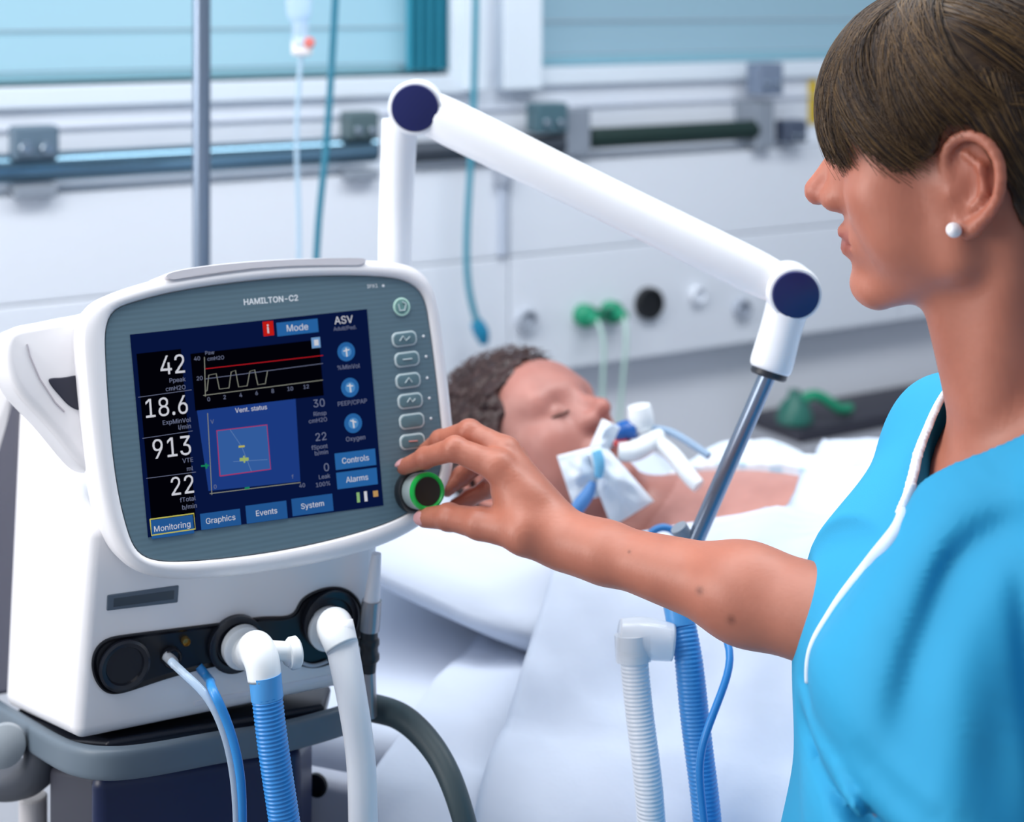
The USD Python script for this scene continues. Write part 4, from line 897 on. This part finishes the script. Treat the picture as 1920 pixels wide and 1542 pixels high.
# hair: a cap over the skull and strands combed over it
def hair_sdf(q):
    d = ell(q, (-.006, 0, .046), (.107, .0855, .100)); d = smin(d, sph(q, (-.105, 0, .025), .040), .03); d = smin(d, ell(q, (-.05, 0, -.02), (.05, .062, .06)), .03)
    nz = (0.0035 * (meshkit.noise(q * np.array([30, 90, 60])) - .5)).astype(np.float32)
    return smax(d - nz, (hair_bound(q[:, 0]) - q[:, 2]).astype(np.float32) * .8, .006)
def hairmat(name, a, b, sc=90.0):
    return usdkit.material(stage, '/World/Looks/' + name, {'t': ('texture_coordinate', {}), 'm': ('mapping', {'scale': (1.0, 3.0, 2.2)}), 'n': ('noise_texture', {'scale': sc, 'detail': 3.0}), 'r': ('rgb_ramp', {'ramp': [(0.3, lin(a)), (0.7, lin(b))]}), 'p': ('principled_bsdf', {'roughness': 0.42, 'specular_ior_level': 0.35})},
        [('t.object', 'm.vector'), ('m.vector', 'n.vector'), ('n.fac', 'r.fac'), ('r.color', 'p.base_color')], surface='p.BSDF')
hm = nets(hair_sdf, (-.16, -.10, -.10), (.13, .10, .16), .003)
hm.vertices = wl(hm.vertices, NC, NM); m_hair = hairmat('brown_hair', '#2e1f17', '#46331f')
hair = part('hair', hm, m_hair, nurse, smooth=True)
def push_out(q, lift):
    """moves points out along the ray from the skull's middle to just over the hair cap"""
    c = np.array([-.006, 0, .040]); r = np.array([.107, .0855, .100]); k = np.linalg.norm((q - c) / r, axis=1)
    return c + (q - c) / k[:, None] * (1 + lift[:, None])
def strands(parent, name, paths, width, m, n=14):
    pts, cnt, wd = [], [], []
    for q in paths:
        pts.append(q); cnt.append(len(q)); wd.append(width * np.linspace(1, .35, len(q)) * rng.uniform(.7, 1.3))
    c = UsdGeom.BasisCurves.Define(stage, path_for(name, parent)); c.CreateTypeAttr('linear')
    t = UsdGeom.XformCache().GetLocalToWorldTransform(parent).ExtractTranslation()
    c.CreatePointsAttr(Vt.Vec3fArray.FromNumpy((np.vstack(pts) - np.array(t)).astype(np.float32))); c.CreateCurveVertexCountsAttr(cnt)
    c.CreateWidthsAttr(Vt.FloatArray.FromNumpy(np.concatenate(wd).astype(np.float32))); c.SetWidthsInterpolation('vertex')
    UsdShade.MaterialBindingAPI.Apply(c.GetPrim()).Bind(m); return c
def lock(a, mid, b, jit, lift, n=16):
    a, mid, b = [np.asarray(x) + rng.normal(0, jit, 3) for x in (a, mid, b)]; t = np.linspace(0, 1, n)[:, None]
    q = (1 - t) ** 2 * a + 2 * t * (1 - t) * mid + t ** 2 * b
    return push_out(q, lift * np.sin(np.pi * t[:, 0]) ** .7 + rng.uniform(-.015, .035))
sets = {'hair_strands': [], 'fair_strands': [], 'dark_strands': []}
def add(q):
    k = rng.random(); sets['fair_strands' if k < .36 else 'dark_strands' if k > .80 else 'hair_strands'].append(wl(q, NC, NM))
for _ in range(2600):                          # fringe falling forward over the brow, then swept to the near side
    u = rng.random(); y = rng.uniform(-.05, .06)
    U_ = [0, .3, .55, .66, .8, 1]; end = np.array([np.interp(u, U_, [.106, .094, .073, .058, .042, .018]), np.interp(u, U_, [-.01, .020, .050, .064, .076, .083]) + rng.normal(0, .005), np.interp(u, U_, [.052, .030, .015, .046, .020, .022]) + rng.normal(0, .005)])
    add(lock((.03, y * .6, .14), (.105, y * .8 + .02, .115), end, .004, .05))
for _ in range(2200):                          # side: from the parting down and back over the top of the ear
    u = rng.random(); add(lock((rng.uniform(.0, .05), rng.uniform(-.02, .03), .145), (.07 - .05 * u, .085, .09), (.045 - .085 * u, .088, .018 + .031 * min(1, 2 * u) + rng.normal(0, .003)), .004, .03))
for _ in range(3600):                          # top and back, combed to the knot
    u = rng.random(); y = rng.uniform(-.08, .088); add(lock((.07 - .10 * rng.random(), y * .6, .145), (-.05, y * 1.05, .12 - .06 * u), (-.11, y * .55, .03 - .05 * u), .004, .02))
for _ in range(1400):                           # behind the ear down to the nape
    u = rng.random(); add(lock((.0 - .04 * u, .085, .075), (-.045, .088, .0), (-.06 - .045 * u, .062, -.055 + .05 * u), .004, .01))
for _ in range(2600):                          # back of the head, gathered to the knot
    th = rng.uniform(-1.5, 1.5); a = np.array([-.03 - .03 * rng.random(), .09 * math.sin(th), .046 + .10 * math.cos(th)]); add(lock(a, (-.095, a[1] * .8, a[2] * .75 + .012), (-.122, a[1] * .25, .022 + .02 * rng.normal()), .004, .02))
for nm, mm in (('hair_strands', m_hair), ('fair_strands', hairmat('fair_brown_hair', '#4f3a24', '#6e5432', 40)), ('dark_strands', hairmat('dark_brown_hair', '#1a1210', '#2a1e19', 40))): strands(hair.GetPrim(), nm, sets[nm], .0007, mm)

# ---------------------------------------------------------------- patient
PM = np.stack([(0.53845846, -0.35095473, 0.7660896), (0.60546838, 0.79344471, -0.06207681), (-0.58606359, 0.49726881, 0.639729)], 1); PC = np.array([0.0344, 1.75, -0.5434 + CAMZ]); PSC = 1.05
def b3(a, b, z): return B3(a, b, z)
def pchest(p, g=0.0):
    R = np.array([BA, BB, ZZ])
    d = ell(p, b3(.30, .03, -.635), (.23 + g, .17 + g, .105 + g), R)
    d = smin(d, cap(p, b3(.20, -.10, -.64), b3(.22, -.165, -.645), .062 + g, .055 + g), .05); d = smin(d, cap(p, b3(.20, .15, -.62), b3(.22, .215, -.625), .066 + g, .060 + g), .05)
    d = smin(d, cap(p, b3(.22, -.18, -.65), b3(.52, -.20, -.665), .045 + g, .035 + g), .03); d = smin(d, cap(p, b3(.22, .23, -.63), b3(.52, .25, -.665), .05 + g, .035 + g), .03)
    return d
def patient_sdf(p):
    d = head_sdf(xf(p, PC, PM, PSC), True) * PSC
    n = cap(p, wl((-.015, 0, -.05), PC, PM, PSC), b3(.17, .02, -.625), .056, .064)
    d = smin(d, n, .03); return smin(d, pchest(p), .04)
pb_ = nets(patient_sdf, (-.15, 1.40, CAMZ - .78), (.66, 2.05, CAMZ - .38), .0034)
tp = head_tint(xf(np.asarray(pb_.vertices), PC, PM, PSC), '#ae766b'); far = np.linalg.norm(np.asarray(pb_.vertices) - PC, axis=1) > .16; tp[far] = lin('#c08a80')
# closed lash line and brows are darker skin and hair
pat = thing('person', 'person lying asleep on the white pillow with short dark hair and taped breathing tube', 'person', loc=B3(0.1, 0, ZM))
part('body', pb_, m_skin, pat, smooth=True, tint=tp)
m_lash = mat('brow_hair', '#35211b', 0.7)
for s in (-1, 1):
    part('eyebrow', tube(wl([(.086, s * .014, .034), (.0865, s * .026, .0385), (.078, s * .042, .036), (.070, s * .050, .031)], PC, PM, PSC), [.0026, .0036, .0032, .0016], n=24), mat('eyebrow_hair', '#42291f', 0.8), pat, smooth=True)
    part('eyelash', tube(wl([(.0875, s * .022, .009), (.0875, s * .033, .0075), (.080, s * .045, .0105)], PC, PM, PSC), .0012, n=20), m_lash, pat, smooth=True)
def phair_sdf(q):
    d = ell(q, (-.016, 0, .042), (.107, .086, .098))
    b = np.interp(q[:, 0], [-.12, -.08, -.03, -.022, .004, .020, .040, .055, .075, .10], [-.05, -.055, -.03, .030, .030, -.004, .040, .066, .080, .086])
    nz = (0.014 * (meshkit.fbm(q * 55, 2, 4) - .5) + .008 * (meshkit.noise(q * 130) - .5)).astype(np.float32)
    return smax(d - nz, (b - q[:, 2]).astype(np.float32) * .8 + nz * 1.6, .003)
hm2 = nets(phair_sdf, (-.16, -.11, -.09), (.12, .11, .16), .003); hm2.vertices = wl(hm2.vertices, PC, PM, PSC)
ph = part('hair', hm2, hairmat('dark_hair', '#2a1d1d', '#463231'), pat, smooth=True)
cur = []
for _ in range(2600):
    v = rng.normal(0, 1, 3); v /= np.linalg.norm(v); 
    if v[2] < -.15 or (v[0] > .52 and v[2] < .50): continue
    c = np.array([-.016, 0, .042]) + v * np.array([.107, .086, .098]); t = np.cross(v, rng.normal(0, 1, 3)); t /= np.linalg.norm(t); s = np.linspace(0, 1, 6)[:, None]
    cur.append(wl(c + v * (.002 + .012 * s * (1 - .35 * s)) + t * .016 * s ** 1.5, PC, PM, PSC))
strands(ph.GetPrim(), 'hair_strands', cur, .0014, hairmat('dark_curl_hair', '#3a2a2a', '#5a4341', 40))
# gown over the shoulders
m_gown = usdkit.material(stage, '/World/Looks/gown_cloth', {'t': ('texture_coordinate', {}), 'v': ('voronoi_texture', {'scale': 60.0}), 'r': ('rgb_ramp', {'ramp': [(0.0, lin('#a9cfe6')), (0.28, lin('#cfe4f3')), (0.45, lin('#e6eef8'))]}), 'p': ('principled_bsdf', {'roughness': 0.8})},
    [('t.object', 'v.vector'), ('v.distance', 'r.fac'), ('r.color', 'p.base_color')], surface='p.BSDF')
def gown_sdf(p):
    wr = (.016 * (meshkit.fbm(p * 14, 3, 9) - .5)).astype(np.float32)
    o = pchest(p, .012) - wr
    d = o
    nk = cap(p, b3(.10, -.02, -.56), b3(.29, -.05, -.50), .085, .080)
    return np.maximum(np.maximum(d, -nk), (b3(0, 0, -.675)[2] - p[:, 2]))
part('gown', nets(gown_sdf, (-.02, 1.36, CAMZ - .70), (.66, 2.05, CAMZ - .42), .004, slack=2.5), m_gown, pat, smooth=True)
# ================================================================ support arm, hoses, fittings
m_arm = mat('arm_white', '#f4f6fa', 0.3); m_cap = mat('cap_blue', '#161c58', 0.35)
arm = thing('support_arm', 'white jointed support arm with dark blue joint caps and a slanting steel rod', 'support arm', loc=P(735, 700, 1.45))
J1, J2 = P(778, 203, 1.42), P(1492, 553, 1.34)
r1 = 45 / F * 1.42; r2 = 45 / F * 1.34
vd = np.array([0.0, -1.0, 0.0])
part('upright', tube([P(738, 800, 1.47), P(742, 420, 1.455), P(750, 225, 1.45)], [.0165, .0165, .0175], n=40, sides=28), m_arm, arm, smooth=True)
def housing(c, r, dep, name='joint_housing'): part(name, lathe(c + np.array([0, dep, 0]), vd, [(r * .9, 0), (r * 1.12, .006), (r * 1.16, dep - .008), (r * 1.10, dep - .001), (r * 1.0, dep)], 48), m_arm, arm)
housing(J1, r1, .045); housing(J2, r2, .045)
for J, rr in ((J1, r1), (J2, r2)): part('joint_cap', lathe(J + np.array([0, .004, 0]), vd, [(rr * .99, 0), (rr * .99, .004), (rr * .95, .0062), (rr * .55, .0074), (rr * .1, .0076)], 48), m_cap, arm, label='dark blue joint cap')
def limb(a, b, ra, rb, nm, m=None, sides=32): part(nm, tube([a + (b - a) * t for t in (0, .03, .5, .97, 1)], [ra * .9, ra, (ra + rb) / 2, rb, rb * .9], n=30, sides=sides), m or m_arm, arm, smooth=45)
o = np.array([0, .024, 0])
limb(J1 + o + (J2 - J1) * .02, J2 + o - (J2 - J1) * .03, .0215, .0195, 'boom')
K = P(1443, 695, 1.35)
limb(J2 + o * .8, K, .0185, .0185, 'lower_link')
ud = unit(K - (J2 + o * .8)); part('collar', rod(K - ud * .002, K + ud * .006, .0165), mat('collar_black', '#22242c', 0.4), arm)
RE = P(1297, 1030, 1.36); part('rod', rod(K, RE, .0078), mat('rod_steel', '#8794a6', 0.3, 0.85), arm)
part('rod_clip', tube([RE + (-.012, 0, .02), RE + (0, 0, -.01), RE + (-.004, -.02, -.05), P(1268, 1130, 1.30)], .008), m_grey, arm)

# trolley under the ventilator
tr = thing('trolley', 'dark blue ventilator trolley with a grey bumper rail round its top tray', 'trolley', loc=(P(350, 1400, 1.3)[0], P(350, 1400, 1.3)[1], 0))
m_bump = mat('bumper_grey', '#5c6a76', 0.5)
path = spline(Ps([(-40, 1318, 1.52), (30, 1362, 1.40), (105, 1408, 1.27), (160, 1428, 1.21), (215, 1432, 1.20), (300, 1422, 1.215), (420, 1400, 1.25), (520, 1384, 1.285), (620, 1358, 1.315), (664, 1340, 1.345), (672, 1318, 1.385)]), 90)
sec = np.array([(math.copysign(abs(math.cos(t)) ** .5, math.cos(t)) * .006, math.copysign(abs(math.sin(t)) ** .5, math.sin(t)) * .0125) for t in np.linspace(0, 2 * np.pi, 28, endpoint=False)])
tg = np.gradient(path, axis=0); tg[:, 2] = 0; tg /= np.linalg.norm(tg, axis=1, keepdims=True); sd = np.cross(tg, ZZ)
part('bumper_rail', grid_mesh(path[:, None] + sec[None, :, :1] * sd[:, None] + sec[None, :, 1:] * ZZ, True, True), m_bump, tr, smooth=50)
part('tray', hull([P(30, 1348, 1.42), P(110, 1392, 1.30), P(205, 1412, 1.235), P(600, 1348, 1.325), P(610, 1310, 1.385), P(60, 1330, 1.48), P(60, 1318, 1.48), P(205, 1396, 1.235), P(600, 1330, 1.325), P(612, 1296, 1.385)], .004), mat('tray_black', '#0d1424', 0.4), tr)
cz = 0.12
def down(p): return np.array([p[0], p[1], cz + .1])
col = [P(200, 1470, 1.26), P(540, 1420, 1.32), P(560, 1400, 1.38), P(150, 1440, 1.44)]
part('column', hull(col + [down(q) for q in col], .012), m_navy, tr)
part('column_side', hull([P(112, 1450, 1.33), P(188, 1462, 1.262), P(140, 1440, 1.46)] + [down(P(112, 1450, 1.33)), down(P(188, 1462, 1.262)), down(P(140, 1440, 1.46))], .008), mat('column_dark', '#2c2c38', 0.45), tr)
part('base', hull([down(q) + (q - P(350, 1430, 1.38)) * (.5, .5, 0) - (0, 0, .08) for q in col], .03), m_bump, tr)
for q in col:
    c = down(q) + (q - P(350, 1430, 1.38)) * (.5, .5, 0); c[2] = .045; part('caster', lathe(c - (.012, 0, 0), (1, 0, 0), [(.036, 0), (.043, .004), (.043, .02), (.036, .024)]), m_black, tr)
# parts seen at the trolley's left edge
part('side_handle', tube(Ps([(-40, 1460, 1.40), (40, 1462, 1.36), (78, 1430, 1.345), (80, 1395, 1.35)]), .017, n=40), mat('handle_dark', '#3f434c', 0.45), tr, smooth=True)
part('side_knob', lathe(P(8, 1398, 1.33), unit([.3, -.9, .2]), [(.016, -.01), (.019, 0), (.018, .006), (.010, .010)], 36), mat('knob_pale', '#9aa3aa', 0.4), tr)
part('side_post', rod(P(62, 1492, 1.42), np.array([*P(62, 1492, 1.42)[:2], cz + .06]), .013), mat('post_white', '#d9d4d4', 0.4), tr)

# breathing circuit at the ventilator
def ports(px, py, w=.004): return tob([SBuv(px, py)], w)[0]
blue_rib = mat('blue_corrugated', '#2f86cf', 0.35)
m_whiteconn = mat('connector_white', '#eef2f4', 0.3)
bh = thing('breathing_hose', 'blue corrugated breathing hose on a white elbow connector plugged into the ventilator\'s middle port', 'hose', loc=P(500, 1290, 1.22))
e0, e1, e2 = ports(445, 1203), P(478, 1222, 1.19), P(494, 1262, 1.175)
part('elbow', tube([e0, ports(452, 1206, .02), P(482, 1220, 1.192), P(491, 1240, 1.182), P(496, 1276, 1.178)], [.0145, .0145, .0140, .0138, .0130], n=40, sides=28), m_whiteconn, bh, smooth=True)
part('elbow_collar', lathe(ports(447, 1204, .006), VH, [(.015, 0), (.0178, .002), (.0178, .010), (.015, .012)], 32), m_whiteconn, bh)
part('side_port', tube([P(505, 1222, 1.19), P(535, 1222, 1.195), P(548, 1228, 1.20)], [.0085, .0075, .0095], n=24, sides=24), m_whiteconn, bh, smooth=True)
part('side_cap', lathe(P(541, 1227, 1.195), VU, [(.011, 0), (.0125, .002), (.0125, .007), (.010, .009)], 28), m_whiteconn, bh)
part('cuff', tube(Ps([(497, 1266, 1.178), (501, 1310, 1.176)]), .0128, smooth=False), mat('cuff_blue', '#4d9bdc', 0.35), bh, smooth=45)
part('corrugated_tube', tube(Ps([(500, 1300, 1.176), (512, 1400, 1.170), (530, 1520, 1.165), (548, 1660, 1.16), (560, 1900, 1.16), (585, 2700, 1.16), (680, 3700, 1.18)]), .0118, sides=28, rib=(.0030, .00035)), blue_rib, bh, smooth=True)
wh = thing('expiratory_hose', 'smooth white hose curving down from the large round port on the ventilator\'s right', 'hose', loc=P(650, 1290, 1.25))
part('elbow', tube([ports(606, 1172), ports(612, 1172, .02), P(628, 1178, 1.24), P(642, 1215, 1.225)], [.0145, .0150, .0148, .0135], n=36, sides=28), m_whiteconn, wh, smooth=True)
part('hose_tube', tube(Ps([(632, 1170, 1.235), (645, 1230, 1.225), (660, 1310, 1.215), (674, 1400, 1.21), (680, 1500, 1.205), (682, 1700, 1.20), (684, 1900, 1.20), (700, 2800, 1.20), (790, 3660, 1.22)]), [.0132, .0130, .0122, .0118, .0118, .0118, .0118, .0118, .0118], sides=28), mat('hose_white', '#eceff3', 0.35), wh, smooth=True)
part('collar', lathe(ports(608, 1172, .004), VH, [(.0160, 0), (.0185, .002), (.0185, .009), (.016, .011)], 32), m_whiteconn, wh)
ct = thing('pressure_tube', 'thin clear pressure tube curving down beside the blue hose', 'tube', loc=P(380, 1290, 1.19))
part('plug', tube([ports(308, 1226), ports(314, 1228, .012), P(326, 1248, 1.20)], [.004, .0042, .0028], n=20), mat('plug_grey', '#aeb4bd', 0.3), ct, smooth=True)
part('tube', tube(Ps([(320, 1240, 1.203), (352, 1270, 1.19), (386, 1305, 1.18), (415, 1360, 1.172), (434, 1430, 1.168), (443, 1510, 1.165), (444, 1640, 1.165), (450, 2700, 1.165), (520, 3740, 1.17)]), .0032), glassy('tube_clear', '#d6e8f8', 0.08, .55), ct, smooth=True)
bt = thing('sensor_tube', 'thin blue tube running down from the port panel next to the clear one', 'tube', loc=P(410, 1310, 1.18))
part('tube', tube([ports(372, 1250, 0.0), ports(384, 1264, .010), P(398, 1292, 1.180), P(418, 1335, 1.172), P(440, 1400, 1.168), P(452, 1470, 1.165), P(454, 1640, 1.165), P(470, 2700, 1.165), P(550, 3740, 1.17)], .0036), mat('tube_blue', '#2c86cc', 0.35), bt, smooth=True)
# cable connector at the right edge of the machine
cn = thing('cable_connector', 'metal and black cable plug hanging at the right edge of the ventilator\'s body', 'connector', loc=P(694, 1200, 1.318))
dc = 1.318
def seg(nm, y0, y1, r0, r1, m, x0=697, x1=695): part(nm, tube(Ps([(x0, y0, dc), ((x0 + x1) / 2, (y0 + y1) / 2, dc), (x1, y1, dc)]), [r0, (r0 + r1) / 2, r1], n=12, sides=24), m, cn, smooth=50)
seg('sleeve', 1038, 1128, .0042, .0072, m_white2, 706, 697); seg('barrel', 1126, 1182, .0088, .0086, mat('nickel', '#a7a4a6', 0.3, 0.8), 697, 693)
seg('grip', 1180, 1240, .0078, .0076, m_black, 692, 692); part('grip_ring', lathe(P(692, 1196, dc), (0, 0, -1), [(.0076, 0), (.0092, .002), (.0092, .006), (.0080, .008), (.0080, .013), (.0092, .015), (.0092, .019), (.0076, .021)], 28), m_black, cn)
seg('tail', 1238, 1260, .0070, .0064, m_black, 692, 691); seg('ferrule', 1258, 1344, .0064, .0060, mat('nickel', '#a7a4a6', 0.3, 0.8), 691, 694)
bk_ = thing('drain_hose', 'thick dark rubber hose looping down to the floor from the right end of the trolley', 'hose', loc=P(800, 1400, 1.38))
part('hose', tube(Ps([(650, 1312, 1.37), (700, 1328, 1.35), (752, 1345, 1.32), (806, 1395, 1.29), (846, 1465, 1.265), (872, 1545, 1.25), (885, 1650, 1.25), (885, 3000, 1.25), (940, 3600, 1.255)]), [.0120, .0118, .0112, .0106, .0102, .0098, .0098, .0098, .0098], n=120), mat('rubber_dark', '#37474c', 0.5), bk_, smooth=True)

# circuit hoses held at the patient's side, in front of the bed
cw = thing('breathing_hose', 'milky white breathing hose with clear connector hanging before the bed', 'hose', loc=P(1200, 1250, 1.27))
part('connector', tube(Ps([(1160, 1190, 1.275), (1200, 1196, 1.275), (1262, 1205, 1.275)]), [.0125, .0165, .0150], n=24, sides=28), glassy('connector_clear', '#f2f6fb', 0.12, .35), cw, smooth=True)
part('connector_neck', tube(Ps([(1185, 1190, 1.272), (1188, 1240, 1.268)]), .0150, smooth=False), glassy('connector_clear', '#f2f6fb', 0.12, .35), cw, smooth=45)
part('hose_tube', tube(Ps([(1188, 1226, 1.268), (1198, 1330, 1.26), (1212, 1440, 1.25), (1222, 1560, 1.245), (1230, 1900, 1.24), (1210, 2800, 1.24), (1090, 3560, 1.24)]), .0118, sides=28, rib=(.0032, .0003)), mat('hose_milky', '#e8edf5', 0.3), cw, smooth=True)
cb_ = thing('breathing_hose', 'blue breathing hose hanging before the bed with a thin line coiling round it', 'hose', loc=P(1300, 1300, 1.27))
part('hose_tube', tube(Ps([(1276, 1150, 1.29), (1290, 1230, 1.275), (1300, 1320, 1.265), (1312, 1420, 1.255), (1326, 1540, 1.245), (1340, 1900, 1.24), (1320, 2800, 1.24), (1180, 3560, 1.25)]), [.0110, .0118, .0122, .0120, .0118, .0118, .0118, .0118], sides=28, rib=(.0032, .0003)), mat('hose_blue', '#3d8fd4', 0.35), cb_, smooth=True)
part('thin_line', tube(Ps([(1345, 1160, 1.29), (1368, 1225, 1.262), (1356, 1290, 1.245), (1326, 1370, 1.232), (1312, 1440, 1.228), (1320, 1540, 1.225), (1334, 1800, 1.225), (1318, 2800, 1.222), (1200, 3600, 1.235)]), .0033), mat('line_blue', '#2f86cf', 0.35), cb_, smooth=True)
part('cuff', tube(Ps([(1268, 1120, 1.295), (1278, 1175, 1.285)]), .0125, smooth=False), mat('cuff_blue', '#4d9bdc', 0.35), cb_, smooth=45)

# ---- what is fixed to the patient's face
def F3(x, y, z): return wl((x, y, z), PC, PM, PSC)
et = thing('breathing_tube', 'clear breathing tube with blue connector and white cap at the patient\'s mouth', 'breathing tube', loc=F3(.11, 0, -.045))
mo = F3(.088, -.004, -.045)
c1, c2 = P(1168, 808, 1.66), P(1186, 800, 1.65)
part('tube', tube([mo, (mo + c1) / 2 + (0, 0, .004), c1], .0052), glassy('tube_clear2', '#dfeaf5', 0.1, .25), et, smooth=True)
part('blue_connector', tube([P(1158, 812, 1.662), P(1176, 806, 1.655), P(1196, 806, 1.65)], [.009, .0105, .009], n=20, sides=24), mat('connector_blue', '#1c5fae', 0.3), et, smooth=45)
part('red_band', tube([P(1152, 826, 1.662), P(1166, 832, 1.655), P(1180, 828, 1.65)], .0052, n=20), mat('band_red', '#c8484c', 0.4), et, smooth=True)
part('white_cap', tube(Ps([(1206, 806, 1.655), (1202, 785, 1.655), (1198, 762, 1.655)]), [.0115, .0145, .0125], n=24, sides=28), m_whiteconn, et, smooth=50)
part('branch', tube(Ps([(1160, 848, 1.63), (1190, 846, 1.63), (1216, 832, 1.64), (1240, 818, 1.65)]), [.010, .011, .0105, .0095], n=30, sides=24), m_whiteconn, et, smooth=True)
part('circuit_line', tube(Ps([(1195, 806, 1.65), (1240, 806, 1.65), (1276, 820, 1.64), (1330, 856, 1.62)]), .0042), mat('line_grey_blue', '#8fa9c4', 0.4), et, smooth=True)
part('white_tubing', tube(Ps([(1226, 826, 1.645), (1260, 852, 1.63), (1290, 890, 1.61), (1310, 912, 1.60)]), [.008, .009, .009, .008]), m_whiteconn, et, smooth=True)
def gauze(pts, th=.004, seed=0):
    """soft folded gauze through image-plane points with depth"""
    q = Ps(pts); return hull(list(q), th, 10)
gz = thing('gauze', 'white gauze bandage tied across the patient\'s mouth and chin with a blue tape', 'gauze', loc=P(1110, 890, 1.6))
m_gauze = mat('gauze_white', '#e3ecf5', 0.9, bump=(300, 0.5, 0.001))
def pad(c, hw, hh, ang, d, bend=.01, seed=0, name='pad', taper=0.0):
    n = 26; u, v = np.meshgrid(np.linspace(-1, 1, n), np.linspace(-1, 1, n), indexing='ij'); ca, sa = math.cos(ang), math.sin(ang)
    w_ = hw * (1 + taper * v)
    px = c[0] + ca * u * w_ - sa * v * hh; py = c[1] + sa * u * w_ + ca * v * hh
    dd = d + bend * (u ** 2 + .6 * v ** 2) + .008 * (meshkit.noise(np.stack([u * 2.5 + seed, v * 2.5, u * 0], -1)) - .5)
    front = np.array([[P(px[i, j], py[i, j], dd[i, j]) for j in range(n)] for i in range(n)]); back = front + np.array([0, .004, 0])
    ring = np.concatenate([front, back[:, ::-1]], 1); part(name, grid_mesh(ring, True, True), m_gauze, gz, smooth=60)
pad((1090, 893), 32, 46, -0.25, 1.600, .016, 1, taper=-.1); pad((1150, 905), 34, 70, -0.55, 1.595, .016, 2, taper=.35); pad((1128, 835), 18, 44, 0.42, 1.615, .014, 3, 'strip')
part('blue_tape', tube(Ps([(1118, 845, 1.592), (1124, 870, 1.588), (1122, 895, 1.588)]), [.005, .006, .004], n=20), mat('tape_blue', '#6db8de', 0.5), gz, smooth=True)
part('blue_tie', tube(Ps([(1112, 905, 1.592), (1100, 930, 1.585), (1080, 958, 1.58), (1070, 990, 1.58)]), [.004, .007, .007, .006], n=30), mat('tie_blue', '#4f86c4', 0.5), gz, smooth=True)
el = thing('electrode_lead', 'small blue lead looped over the patient\'s chest just above the nurse\'s forearm', 'lead', loc=P(1245, 1000, 1.45))
part('loop', tube(Ps([(1222, 1030, 1.47), (1218, 1006, 1.47), (1240, 990, 1.47), (1266, 1000, 1.47), (1276, 1030, 1.47)]), .0036), mat('lead_blue', '#2f78b8', 0.4), el, smooth=True)
